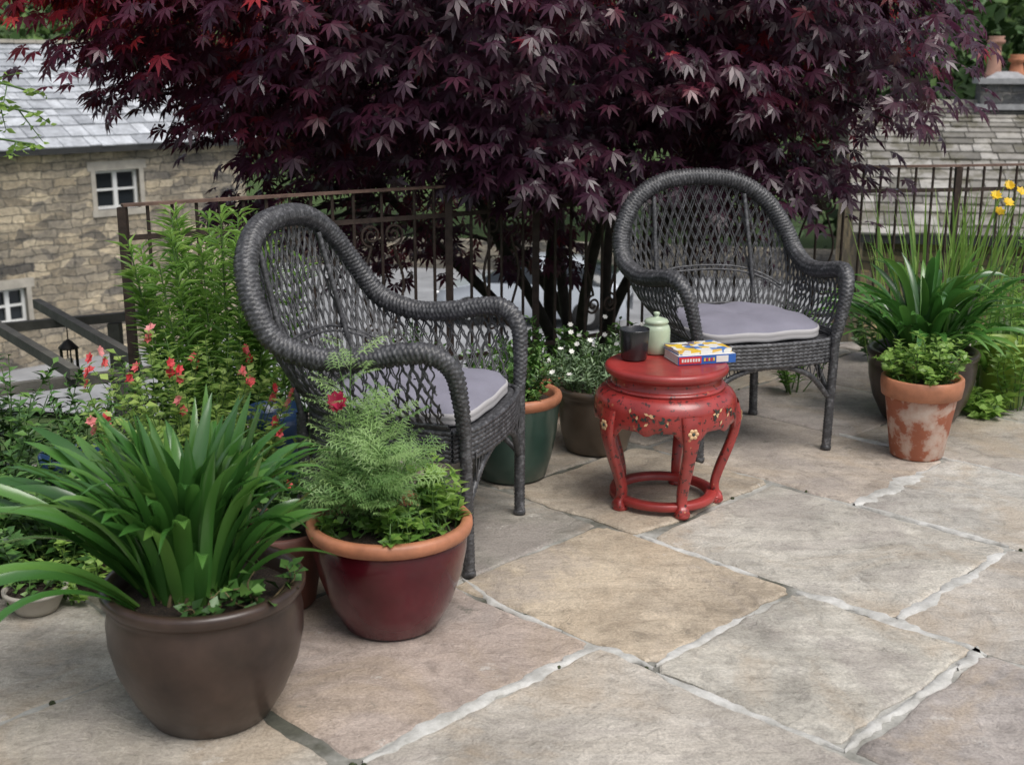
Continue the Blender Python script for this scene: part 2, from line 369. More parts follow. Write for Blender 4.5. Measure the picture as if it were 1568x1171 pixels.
for _ in range(320):
    ri=int(rng.integers(8,14)); t0,t1,br=rows[ri]
    if U(0,1)<.5: s,t=U(-4,0),t0+U(-.008,.008)
    else: s,t=br[int(rng.integers(1,len(br)-1))]+U(-.008,.008),U(t0,t1)
    x,y=st2xy(s,t)
    if noise.noise(Vector((x*1.7,y*1.7,4)))<.05: continue
    if max((np.array([x,y])-a_).dot(n_) for a_,n_ in PL)>-.05: continue
    V,F=lathe([(.001,.003),(U(.002,.006),.002),(U(.005,.010),-.004)],6,(x,y,-.004+U(0,.002))); mb.add(V,F)
mb.build('moss_tufts',[simple('moss',(.05,.06,.025),.95,.5,40,1,.01)],patio)
# ------------------------------------------------------------------ ground
LOW=-4.2
def outd(x,y):
    return np.max(np.stack([(x-a[0])*nn[0]+(y-a[1])*nn[1] for a,nn in PL]),0)
g=np.sinh(np.linspace(-4.6,4.6,170))*7.0
X,Y=np.meshgrid(g,g+4); d=outd(X,Y)
Z=np.where(d<0,-.5,-.5-np.minimum(3.7,np.maximum(0,d)*.62))
rr=np.hypot(X,Y-4); h=np.clip((rr-48)/90,0,1); Z=Z+ (h*h*(3-2*h))*22 + .06*np.sin(X*.9)*np.cos(Y*.7)*(d>1.5)
nn=len(g); V=np.stack([X,Y,Z],-1).reshape(-1,3); i=np.arange(nn-1)[:,None]*nn; j=np.arange(nn-1)[None]
F=np.stack([i+j,i+j+1,i+nn+j+1,i+nn+j],-1).reshape(-1,4)
m,nt,b=nmat('grass_ground'); n1=noise_n(nt,.6,6,.6); n2=noise_n(nt,9,4,.7)
r=ramp(nt,[(.3,(.03,.055,.015)),(.6,(.07,.12,.03)),(.8,(.12,.11,.06))]); nt.links.new(n1.outputs['Fac'],r.inputs[0]); nt.links.new(r.outputs[0],b.inputs['Base Color']); b.inputs['Roughness'].default_value=.95; bump(nt,b,n2.outputs['Fac'],1,.1)
mb=MB(); mb.add(V,F); mb.build('ground',[m])
mb=MB(); P=resamp(spline([(-30,34,0),(-8,29,0),(2,27,0),(12,24.5,0),(26,19,0)],60),.8); T=nrm(np.gradient(P,axis=0)); S=np.stack([-T[:,1],T[:,0],0*T[:,0]],1)
k=len(P); V=np.stack([P+S*5.5,P-S*9.5],1).reshape(-1,3)+np.array([0,0,LOW+.12]); F=[(2*i,2*i+1,2*i+3,2*i+2) for i in range(k-1)]
mb.add(V,F); mb.build('road',[simple('worn_road',(.27,.275,.285),.8,.3,1.2,.3,.01)])
mb=MB()
for i in range(k-1): mb.add(*beam(P[i]+S[i]*5.7+[0,0,LOW+.45],P[i+1]+S[i+1]*5.7+[0,0,LOW+.45],.3,.9))
# ------------------------------------------------------------------ houses
def stonewall(name,c1,c2,cm,bw=.42,rh=.15):
    m,nt,b=nmat(name); tc=node(nt,'ShaderNodeTexCoord'); sx=node(nt,'ShaderNodeSeparateXYZ'); nt.links.new(tc.outputs['Object'],sx.inputs[0])
    ad=node(nt,'ShaderNodeMath',operation='ADD'); nt.links.new(sx.outputs[0],ad.inputs[0]); nt.links.new(sx.outputs[1],ad.inputs[1])
    cb=node(nt,'ShaderNodeCombineXYZ'); nt.links.new(ad.outputs[0],cb.inputs[0]); nt.links.new(sx.outputs[2],cb.inputs[1])
    nz=noise_n(nt,2.4,4,.65,vec=cb.outputs[0]); vm=node(nt,'ShaderNodeVectorMath',operation='MULTIPLY_ADD'); nt.links.new(nz.outputs['Color'],vm.inputs[0]); vm.inputs[1].default_value=(.30,.20,0); nt.links.new(cb.outputs[0],vm.inputs[2])
    br=node(nt,'ShaderNodeTexBrick'); nt.links.new(vm.outputs[0],br.inputs['Vector']); br.inputs['Scale'].default_value=1; br.inputs['Brick Width'].default_value=bw; br.inputs['Row Height'].default_value=rh
    br.inputs['Mortar Size'].default_value=.014; br.inputs['Mortar Smooth'].default_value=.6; br.inputs['Bias'].default_value=0
    br.inputs['Color1'].default_value=(*c1,1); br.inputs['Color2'].default_value=(*c2,1); br.inputs['Mortar'].default_value=(*cm,1); br.offset=.37; br.squash=.6; br.squash_frequency=3
    mp=node(nt,'ShaderNodeMapping'); mp.inputs['Scale'].default_value=(2.1,5.5,1); nt.links.new(vm.outputs[0],mp.inputs[0]); vo=node(nt,'ShaderNodeTexVoronoi'); vo.inputs['Scale'].default_value=1; nt.links.new(mp.outputs[0],vo.inputs['Vector'])
    sp=node(nt,'ShaderNodeSeparateColor'); nt.links.new(vo.outputs['Color'],sp.inputs[0]); rv=ramp(nt,[(0,(.42,.43,.47)),(.3,(.8,.79,.78)),(.7,(1,.97,.92)),(1,(1.45,1.38,1.25))]); nt.links.new(sp.outputs[0],rv.inputs[0])
    n2=noise_n(nt,1.1,4,.7); r=ramp(nt,[(.3,(.6,.61,.64)),(.7,(1.2,1.17,1.1))]); nt.links.new(n2.outputs['Fac'],r.inputs[0])
    n3=noise_n(nt,11,4,.75); r3=ramp(nt,[(.3,(.6,.6,.6)),(.7,(1.25,1.25,1.25))]); nt.links.new(n3.outputs['Fac'],r3.inputs[0])
    c=mixc(nt,1.0,br.outputs['Color'],r.outputs[0],'MULTIPLY'); c=mixc(nt,1.0,c,rv.outputs[0],'MULTIPLY'); c=mixc(nt,1.0,c,r3.outputs[0],'MULTIPLY'); nt.links.new(c,b.inputs['Base Color']); b.inputs['Roughness'].default_value=.9
    inv=node(nt,'ShaderNodeMath',operation='SUBTRACT'); inv.inputs[0].default_value=1; nt.links.new(br.outputs['Fac'],inv.inputs[1])
    bump(nt,b,wsum(nt,[(inv.outputs[0],1.0),(n3.outputs['Fac'],.8)]),.9,.04); return m
M_gw=stonewall('garden_wall_stone',(.34,.31,.26),(.2,.19,.165),(.2,.19,.17)); mb.build('garden_wall',[M_gw],None,False)
def slate(name,stops,moss=None):
    m,nt,b=nmat(name); a=node(nt,'ShaderNodeAttribute',attribute_name='tone'); r=ramp(nt,stops); nt.links.new(a.outputs['Fac'],r.inputs[0])
    n=noise_n(nt,5,5,.75); r2=ramp(nt,[(.3,(.6,.6,.6)),(.7,(1.25,1.25,1.25))]); nt.links.new(n.outputs['Fac'],r2.inputs[0])
    c=mixc(nt,1.0,r.outputs[0],r2.outputs[0],'MULTIPLY')
    if moss:
        n3=noise_n(nt,1.6,5,.75); r3=ramp(nt,[(.5,(0,0,0)),(.58,(.8,.8,.8))]); nt.links.new(n3.outputs['Fac'],r3.inputs[0]); c=mixc(nt,r3.outputs[0],c,moss)
    nt.links.new(c,b.inputs['Base Color']); b.inputs['Roughness'].default_value=.6; bump(nt,b,n.outputs['Fac'],.4,.02); return m
M_glass,_,b=nmat('window_glass'); b.inputs['Base Color'].default_value=(.02,.025,.03,1); b.inputs['Roughness'].default_value=.08
M_wpaint=simple('white_paint',(.75,.75,.73),.5,.05)
M_dress=simple('dressed_stone',(.38,.35,.30),.85,.2,5,.3,.01)
M_terra=simple('terracotta',(.42,.17,.09),.8,.2,9,.3,.003)
def house(name,loc,rz,L,D,eave,ridge,wins,wallm,slatem,cw=.35,ch=.28,chim=None,rg=.022):
    e=empty(name,loc,rz); mb=MB(); base=LOW-.6
    xs=0
    for (x0,x1,z0,z1) in sorted(wins):
        mb.add(*box(xs,x0,0,.35,base,eave)); mb.add(*box(x0,x1,0,.35,base,z0)); mb.add(*box(x0,x1,0,.35,z1,eave)); xs=x1
    mb.add(*box(xs,L,0,.35,base,eave)); mb.add(*box(0,L,D-.35,D,base,eave))
    mb.add(*box(0,.35,.35,D-.35,base,eave)); mb.add(*box(L-.35,L,.35,D-.35,base,eave))
    for x in (0.02,L-.37):
        V=np.array([[x,.02,eave],[x+.35,.02,eave],[x+.35,D-.02,eave],[x,D-.02,eave],[x,D/2-.02,ridge-.1],[x+.35,D/2-.02,ridge-.1],[x+.35,D/2+.02,ridge-.1],[x,D/2+.02,ridge-.1]]); mb.add(V,BOXF)
    mb.build('walls',[wallm],e,False)
    k=0
    for (x0,x1,z0,z1) in wins:
        w=MB(); f=.055; y0,y1=.12,.18
        w.add(*box(x0,x1,y0,y1,z0,z0+f)); w.add(*box(x0,x1,y0,y1,z1-f,z1)); w.add(*box(x0,x0+f,y0,y1,z0+f,z1-f)); w.add(*box(x1-f,x1,y0,y1,z0+f,z1-f))
        xm=(x0+x1)/2; zm=z0+(z1-z0)*.5; w.add(*box(xm-.04,xm+.04,y0+.004,y1,z0+f,z1-f))
        w.add(*box(x0+f,xm-.04,y0+.01,y1,zm-.02,zm+.02)); w.add(*box(xm+.04,x1-f,y0+.01,y1,zm-.02,zm+.02))
        w.add(*box(x0,x1,.20,.21,z0,z1),m=1); w.add(*box(x0-.12,x1+.12,-.03,.12,z0-.12,z0),m=2); w.add(*box(x0-.15,x1+.15,-.012,.12,z1,z1+.17),m=2)
        w.add(*box(x0-.09,x0,-.012,.12,z0,z1),m=2); w.add(*box(x1,x1+.09,-.012,.12,z0,z1),m=2)
        w.build('window_%d'%k,[M_wpaint,M_glass,M_dress],e,False); k+=1
    r=MB(); ov=.22; run=D/2+ov; rise=(ridge-eave)*(run/(D/2)); sl=math.hypot(run,rise); nc=int(sl/ch)
    for side in (0,1):
        cuts=[0]
        for i in range(nc): cuts.append(cuts[-1]+U(.75,1.25)*(1.25-.5*i/nc))
        cuts.append(cuts[-1]+1); cuts=np.array(cuts)/cuts[-1]*sl
        for i in range(nc+1):
            s0=cuts[i]-.03; s1=cuts[i+1]+.05; x=-.15-U(0,cw)
            while x<L+.15:
                w_=cw*U(.55,1.45); x0,x1=max(x,-.15),min(x+w_-.014,L+.15); x+=w_
                if x1-x0<.03: continue
                th=rg; jz=U(0,.014); js=U(-.02,.02)
                def pt(xx,s,o):
                    yy=-ov+s/sl*run; zz=ridge-rise+s/sl*rise
                    yy+=-rise/sl*o; zz+=run/sl*o
                    return [xx,(yy if side==0 else D-yy),zz]
                a,bb=s0+js,s1
                V=[pt(x0,a,.03+jz),pt(x1,a,.03+jz),pt(x1,bb,.0),pt(x0,bb,.0),pt(x0,a,.03+th+jz),pt(x1,a,.03+th+jz),pt(x1,bb,th),pt(x0,bb,th)]
                r.add(V,BOXF if side==0 else BOXF[:,::-1],0,U(0,1))
    r.build('roof_slates',[slatem],e,False)
    r=MB()
    x=-.1
    while x<L+.1:
        r.add(*beam((x,D/2,ridge+.04+U(0,.01)),(min(x+.44,L+.1),D/2,ridge+.04+U(0,.01)),.26,.07)); x+=.45
    r.add(*beam((-.1,-.2,ridge-rise-.03),(L+.1,-.2,ridge-rise-.03),.10,.12),m=1); 
    r.build('ridge_and_gutter',[M_dress,simple(name+'_gutter',(.03,.03,.03),.5)],e,False)
    if chim:
        cx,cy,w,dd,z0,z1=chim; c=MB(); c.add(*box(cx-w/2,cx+w/2,cy-dd/2,cy+dd/2,z0-.6,z1)); c.add(*box(cx-w/2-.05,cx+w/2+.05,cy-dd/2-.05,cy+dd/2+.05,z1,z1+.08),m=1)
        c.add(*box(cx-w/2-.06,cx+w/2+.06,cy-dd/2-.06,cy+dd/2+.06,z0+.05,z0+.13),m=1)
        V,F=lathe([(.42,z1+.08),(.2,z1+.17),(.001,z1+.18)],4,(cx,cy,0)); V[:,:2]=(V[:,:2]-[cx,cy])@np.array([[c45,-c45],[c45,c45]])+[cx,cy]; c.add(V,F,1)
        c.build('chimney_stack',[stonewall('dark_stack_stone',(.10,.105,.12),(.055,.06,.07),(.16,.16,.17),.3,.17),simple('pale_stone',(.32,.32,.33),.9,.2)],e,False)
        for q,(px,hh) in enumerate(((-.17,.60),(.15,.34))):
            c=MB(); z=z1+.08
            c.add(*lathe([(.001,z),(.13,z),(.14,z+.05),(.11,z+.08),(.085,z+hh*.6),(.08,z+hh-.12),(.125,z+hh-.10),(.13,z+hh-.06),(.10,z+hh-.04),(.12,z+hh),(.08,z+hh),(.07,z+hh-.2)],20,(cx+px,cy,0)))
            c.build('chimney_pot_%d'%q,[simple('sooty_terracotta',(.36,.20,.15),.85,.35,5,.3,.004) if q==0 else M_terra],e)
    return e
W1=stonewall('stone_wall_grey_brown',(.46,.41,.33),(.31,.27,.21),(.25,.235,.20),.46,.15)
S1=slate('blue_slate',[(0,(.32,.335,.36)),(1,(.53,.55,.58))]); S2=slate('stone_slate',[(0,(.15,.14,.12)),(.6,(.30,.28,.25)),(1,(.43,.41,.375))],(.11,.10,.065))
house('stone_house',(-12.2,18.96,0),math.atan2(6.54,6.8),9.4,6.4,-.04,1.7,[(4.05,4.7,-3.25,-2.6),(6.19,7.07,-1.34,-.61)],W1,S1)
house('stone_cottage',(4.55,16.0,0),math.radians(-12),10,7.2,-.70,.72,[(2.0,2.9,-2.6,-1.7)],stonewall('stone_wall_gold',(.50,.39,.24),(.36,.27,.17),(.3,.25,.19)),S2,.30,.24,(2.10,3.5,.72,.6,.62,1.04),.03)
# ------------------------------------------------------------------ parked car
e=empty('parked_car',(.5,26.4,LOW+.12),math.radians(-12)); mb=MB(); xs=np.linspace(-2.05,2.05,42)
belt=np.interp(xs,[-2.05,-1.95,-1.2,-.9,1.3,1.95,2.05],[.55,.70,.88,.93,.95,.88,.6]); roof=np.interp(xs,[-2.05,-1.95,-1.15,-.45,0,.9,1.6,1.95,2.05],[.56,.71,.90,1.36,1.43,1.40,1.2,.89,.61]); roof=np.maximum(roof,belt+.01)
wd=np.interp(xs,[-2.05,-1.85,-1.4,1.4,1.9,2.05],[.55,.76,.84,.84,.78,.62]); V=[]
for x,bz,rz_,w in zip(xs,belt,roof,wd):
    tt=min(1,max(0,(rz_-bz)/.4)); wr=w-.02-.20*tt
    half=[(w*.92,.22),(w,.35),(w*1.01,.6),(w*.98,bz),(wr+.02,rz_-.05*tt),(wr-.12,rz_-.005),(0,rz_)]
    for y,z in half: V.append((x,y,z))
    for y,z in half[:-1][::-1]: V.append((x,-y,z))
n=13; F=[];Mi=[]
for i in range(len(xs)-1):
    for j in range(n-1):
        F.append((i*n+j,i*n+j+1,(i+1)*n+j+1,(i+1)*n+j)); xm=(xs[i]+xs[i+1])/2; gl=(j in (3,8)) and -.95<xm<1.55 and not (abs(xm-.25)<.06) or (j in(4,5,6,7) and (-1.12<xm<-.5 or 1.2<xm<1.75)); Mi.append(1 if gl else 0)
V=np.array(V);F=np.array(F);Mi=np.array(Mi); mb.add(V,F[Mi==0],0); mb.add(V,F[Mi==1],1)
for x in(-1.25,1.25):
    for s in(-1,1):
        V,F=lathe([(.001,-.1),(.19,-.1),(.2,-.09),(.31,-.09),(.32,-.07),(.32,.07),(.31,.09),(.001,.09)],24); V=V[:,[0,2,1]]; V=V+np.array([x,s*.76,.32]); mb.add(V,F,2)
        V,F=lathe([(.001,0),(.18,0)],16); V=V[:,[0,2,1]]+np.array([x,s*.866,.32]); mb.add(V,F,3)
mb.add(*box(-2.07,-2.0,-.6,-.35,.56,.68),m=3); mb.add(*box(-2.07,-2.0,.35,.6,.56,.68),m=3)
mb.build('body_and_wheels',[simple('silver_car_paint',(.58,.62,.68),.3,.03,1,.0,.001,metal=.1,coat=.6),M_glass,simple('tyre',(.02,.02,.02),.8),simple('alloy',(.5,.5,.5),.3,.1,metal=.6)],e)
# ------------------------------------------------------------------ distant trees
M_far=leafmat('far_leaf',[(0,(.014,.035,.008)),(.5,(.045,.10,.022)),(1,(.13,.21,.05))],.6,0)
mb=MB()
spots=[(-30,44),(-22,40),(-16,43),(-11,38),(-5,42),(1,40),(6,43),(12,36),(16,38),(21,34),(27,38),(34,40),(-38,38),(9,33),(-26,32),(19,29)]
spots+=[(U(-70,70),U(50,80)) for _ in range(14)]
for (x,y) in spots:
    H=U(8,12); R=U(3.2,4.6); rr_=math.hypot(x,y-4); h_=min(max((rr_-48)/90,0),1); z0=LOW+h_*h_*(3-2*h_)*22
    P=spline([(x,y,z0-.3),(x+U(-.3,.3),y,z0+H*.35),(x+U(-.6,.6),y,z0+H*.8)],8); mb.add(*tube(P,np.linspace(.32,.08,8),7),m=1,tone=.2)
    nc=90 if y<48 else 40
    for c_ in range(nc):
        v=nrm(rng.normal(0,1,3)); q=U(.5,1.05); c0=np.array([x,y,z0+H*.56])+v*np.array([R,R,H*.46])*q; nl=20; off=rng.normal(0,.45,(nl,3))
        Yd=rng.normal(0,1,(nl,3)); scatter(mb,OV,c0+off,Yd,rng.normal(0,.5,(nl,3))+[0,0,1],.32,.46,0,np.clip(.4+.3*v[2]+U(-.25,.25)+rng.normal(0,.1,nl),0,1))
    for c_ in range(5):
        e_=np.array([x,y,z0+H*.6])+rng.normal(0,1,3)*np.array([R*.4,R*.4,H*.15]); mb.add(*tube(spline([P[3],(P[4]+e_)/2,e_],6),np.linspace(.12,.03,6),5),m=1,tone=.2)
mb.build('distant_trees',[M_far,M_bark])
mb=MB()
for i in range(22):
    x=U(-6,7); y=U(10,14)
    c0=np.array([x,y,LOW+U(.2,.5)]); nl=180; v=nrm(rng.normal(0,1,(nl,3))); v[:,2]=abs(v[:,2]); p=c0+v*np.array([.9,.9,.8])*rng.uniform(.6,1,(nl,1))
    scatter(mb,OV,p,v+rng.normal(0,.6,(nl,3)),rng.normal(0,.5,(nl,3))+[0,0,1],.09,.16,0,np.clip(.45+.3*v[:,2]+rng.normal(0,.15,nl)-.2,0,1))
mb.build('lower_garden_shrubs',[M_green])
# ------------------------------------------------------------------ japanese maple
mb=MB()
zx=[-2.35,-2.05,-1.8,-1.5,-1.2,-.6,0,.4,.6,1.1,1.4,1.65,1.9,2.15]; zz=[1.62,1.50,1.26,1.00,.84,.80,.76,.84,.95,.88,.76,.95,1.12,1.38]
def zmin(x): return np.interp(x,zx,zz)
cc=[]
while len(cc)<860:
    x,y,z=U(-2.35,2.1),U(4.6,8.1),U(.7,3.2)
    e=(x/(2.38 if x<0 else 2.02))**2+((y-6.35)/1.75)**2+((z-1.9)/1.42)**2
    if e>1 or e<.3: continue
    if z<zmin(x)+.12: continue
    if z>2.0 and U(0,1)>.3: continue
    if y>6.5 and U(0,1)>.4: continue
    cc.append((x,y,z))
for _ in range(38): cc.append((U(-.95,.35),U(5.9,7.4),U(.25,.9)))
for _ in range(16): cc.append((U(.8,1.35),U(6.1,7.3),U(.35,.9)))
for _ in range(12): cc.append((U(-1.4,-.9),U(5.4,6.4),U(.5,.9)))
for _ in range(26): x=U(-2.1,-1.4); cc.append((x,U(4.8,5.5),U(zmin(x)+.12,1.8)))
for _ in range(22): cc.append((U(-.35,.75),U(4.95,5.25),U(.86,1.12)))
for _ in range(12): cc.append((U(1.0,1.5),U(5.3,5.9),U(.78,1.0)))
for _ in range(10): x=U(1.5,1.85); cc.append((x,U(5.0,5.8),U(zmin(x)+.1,1.6)))
cc=np.array(cc)
for c0 in cc:
    o=nrm(np.array([c0[0]*.6,c0[1]-6.6,.25])); nl=21
    an=rng.uniform(0,6.283,nl); r=.25*np.sqrt(rng.uniform(0,1,nl)); hd=np.stack([np.cos(an),np.sin(an),0*an],1)
    p=c0+hd*r[:,None]; p[:,2]+= -1.6*r*r+rng.normal(0,.035,nl)+.04
    Yd=o*.55+hd*.55+np.array([0,0,-.75])+rng.normal(0,.28,(nl,3)); Zd=np.array([0,0,1.0])+o*.65+hd*.25+rng.normal(0,.3,(nl,3))
    s=rng.uniform(.054,.092,nl)
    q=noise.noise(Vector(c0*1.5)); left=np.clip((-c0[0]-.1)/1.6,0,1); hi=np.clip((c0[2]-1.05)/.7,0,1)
    t=.32+.42*left*(.25+.8*hi)+.55*max(q,-.15)*(.35+.7*hi)+(.2 if c0[1]>6.0 else 0)  # backlit red at left, top and inside the crown is put into leaf tone
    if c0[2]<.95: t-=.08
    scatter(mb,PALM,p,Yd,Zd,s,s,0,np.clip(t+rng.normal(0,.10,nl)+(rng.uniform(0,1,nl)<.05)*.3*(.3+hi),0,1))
base=np.array([.35,6.75,-1.1])
stems=[]
for (tx,ty,tz) in ((-1.5,6.0,1.7),(-.6,5.7,1.6),(.1,7.2,2.4),(.6,5.8,1.7),(1.5,6.1,1.8),(.9,7.4,2.2),(-.9,7.3,2.2),(.15,5.9,1.5)):
    b0=base+np.array([U(-.12,.12),U(-.12,.12),0]); m1=b0+np.array([(tx-b0[0])*.12+U(-.1,.1),(ty-b0[1])*.15,1.0]); m2=b0+np.array([(tx-b0[0])*.5+U(-.1,.1),(ty-b0[1])*.5,1.85])
    P=spline([b0,m1,m2,(tx,ty,tz)],26); P=P+np.stack([np.sin(np.linspace(0,9,26))*.025]*2+[np.zeros(26)],1); stems.append(P); mb.add(*tube(P,np.linspace(.042,.014,26),8),m=1)
al=np.concatenate(stems)
for c0 in cc[rng.permutation(len(cc))[:230]]:
    dd=np.linalg.norm(al-c0-np.array([0,0,-.1]),axis=1); dd[al[:,2]>c0[2]+.1]+=3; s0=al[np.argmin(dd)]; md=(s0+c0)/2+np.array([U(-.08,.08),U(-.08,.08),U(0,.12)])
    mb.add(*tube(spline([s0,md,c0],7),np.linspace(.013,.004,7),5),m=1)
mb.build('japanese_maple_tree',[M_maple,M_bark])
mb=MB(); P=spline([(-2.9,4.9,-1.6),(-2.85,4.9,.2),(-2.7,4.85,1.3),(-2.65,4.85,2.1)],20); mb.add(*tube(P,np.linspace(.03,.008,20),7),m=1)
for (a,b_) in (((-2.7,4.85,1.25),(-1.76,4.7,1.17)),((-2.72,4.85,1.05),(-1.78,4.7,1.06)),((-2.65,4.85,1.35),(-1.80,4.7,1.26)),((-2.65,4.85,1.8),(-2.9,5.2,2.3)),((-2.7,4.85,1.2),(-3.4,4.9,1.5))):
    a=np.array(a);b_=np.array(b_); Q=spline([a,(a+b_)/2+[0,0,.06],b_],14); mb.add(*tube(Q,.004,4),m=1)
    for i in range(4,14,1):
        for q in range(2): e_=Q[i]+rng.normal(0,.05,3)+[0,0,-.03]; stem(mb,spline([Q[i],(Q[i]+e_)/2,e_],4),5,.055,.028,0,1,.95,.2)
mb.build('ash_sapling',[M_bright,M_stem])
# ------------------------------------------------------------------ iron railing
M_iron=simple('rusty_iron',(.045,.030,.024),.65,.5,30,.4,.002,metal=.3)
M_rust=simple('rusty_top_rail',(.14,.085,.065),.7,.4,20,.4,.002)
mb=MB(); RL=np.array([(-1.36,4.34),(-.25,5.03),(.1,5.28),(.85,5.86),(2.16,6.04),(3.7,6.36),(6.3,6.8)],float)
seg=np.linalg.norm(np.diff(RL,axis=0),axis=1); cs=np.concatenate([[0],np.cumsum(seg)])
def rp(s): return np.array([np.interp(s,cs,RL[:,0]),np.interp(s,cs,RL[:,1])])
def r3(s,z): p=rp(s); return (p[0],p[1],z)
for i in range(len(RL)-1):
    a,b_=RL[i],RL[i+1]; mb.add(*beam((a[0],a[1],.875),(b_[0],b_[1],.875),.032,.010),m=1)
    for z in (.16,.76): mb.add(*beam((a[0],a[1],z),(b_[0],b_[1],z),.012,.018))
s=0
posts=[0,1.3,1.74,2.68,4.0,5.3,6.6,7.9]
for ps in posts: p=rp(min(ps,cs[-1])); mb.add(*box(p[0]-.015,p[0]+.015,p[1]-.015,p[1]+.015,-.02,.868))
scr=[(.62,.20),(1.0,.2),(1.56,.2),(2.12,.22),(2.5,.2),(3.3,.2),(4.5,.2)]
while s<cs[-1]:
    s+=.088
    if min(abs(s-q) for q in posts)<.035: continue
    if s>=cs[-1]: break
    p=rp(s)
    if not any(abs(s-q)<.06 for q,_ in scr): mb.add(*tube([(p[0],p[1],.16),(p[0],p[1],.5),(p[0],p[1],.868)],.0065,6))
def spiral(s0,z0,R,turns,sgn,start,zs=1):
    th=np.linspace(0,turns*2*math.pi,46); r=R*(1-th/th[-1]*.82); a=start+sgn*th
    return np.array([r3(s0+rr_*math.cos(aa),z0+zs*rr_*math.sin(aa)) for rr_,aa in zip(r,a)])
for q,_ in scr:
    for z0,sg in ((.70,1),(.30,-1)):
        for sd in(-1,1): mb.add(*tube(spiral(q+sd*.048,z0,.046,1.7,sd*sg,math.pi/2*(-sg)),.0055,6))
    mb.add(*tube([r3(q,.16),r3(q,.5),r3(q,.868)],.006,6))
    for sd in(-1,1): mb.add(*tube(spline([r3(q+sd*.048,.70-.046),r3(q+sd*.09,.5),r3(q+sd*.048,.30+.046)],12),.0055,6))
mb.build('iron_railing',[M_iron,M_rust],None,False)
# ------------------------------------------------------------------ pergola and lantern
M_wood=simple('weathered_wood',(.11,.105,.09),.85,.35,8,.5,.004)
mb=MB(); z=.13
for a,b_ in (((-2.5,6.42,z),(-1.6,5.14,z)),((-2.75,6.2,z),(-1.78,4.9,z)),((-3.4,5.75,z+.001),(-2.4,4.6,z+.001))): mb.add(*beam(a,b_,.04,.045))
for a,b_ in (((-3.5,5.5,z-.046),(-1.9,6.35,z-.046)),((-2.6,4.5,z-.048),(-1.5,5.15,z-.048))): mb.add(*beam(a,b_,.035,.045))
for (x,y) in ((-3.35,5.58),(-2.05,6.27),(-2.5,4.56),(-1.62,5.08)): mb.add(*box(x-.03,x+.03,y-.03,y+.03,-3,z-.075))
mb.build('wooden_pergola',[M_wood],None,False)
mb=MB(); L0=(-2.2,6.0,0); mb.add(*tube([(-2.2,6.0,.11),(-2.2,6.0,.02)],.003,5)); mb.add(*lathe([(.002,.03),(.02,.02),(.05,-.01),(.052,-.018),(.03,-.018)],6,L0))
mb.add(*lathe([(.001,-.13),(.05,-.13),(.05,-.118),(.001,-.118)],6,L0))
for i in range(6):
    a=i*math.pi/3; x,y=-2.2+.042*math.cos(a),6+.042*math.sin(a); mb.add(*tube([(x,y,-.12),(x,y,-.015)],.004,4))
mb.add(*lathe([(.001,-.118),(.018,-.118),(.018,-.07),(.001,-.07)],12,L0),m=1)
mb.build('lantern',[simple('black_metal',(.02,.018,.016),.5,.3,20,.2,.001,metal=.5),simple('candle_wax',(.6,.55,.42),.5,.05)])
# ------------------------------------------------------------------ wicker chairs
m,nt,b=nmat('grey_wicker'); n=noise_n(nt,60,4,.7); r=ramp(nt,[(.3,(.022,.022,.024)),(.52,(.060,.060,.064)),(.75,(.19,.19,.20))]); nt.links.new(n.outputs['Fac'],r.inputs[0]); nt.links.new(r.outputs[0],b.inputs['Base Color']); b.inputs['Roughness'].default_value=.42
M_wick=m
M_cush=simple('cushion_fabric',(.215,.208,.255),.9,.10,6,.3,.004,bscale=500)
M_cushw=simple('cushion_piping',(.42,.405,.41),.9,.06,6,.2,.002,bscale=400)
R_=[(0,.40,.930),(.16,.395,.91),(.275,.37,.84),(.34,.32,.735),(.358,.25,.645),(.350,.13,.605),(.338,0,.612),(.335,-.11,.632),(.325,-.175,.630),(.305,-.222,.585),(.285,-.235,.50),(.262,-.238,.40)]
S_=[(0,.27,.41),(.10,.265,.41),(.18,.235,.41),(.225,.18,.41),(.242,.12,.41),(.25,.04,.41),(.256,-.06,.41),(.26,-.14,.41),(.262,-.20,.41)]
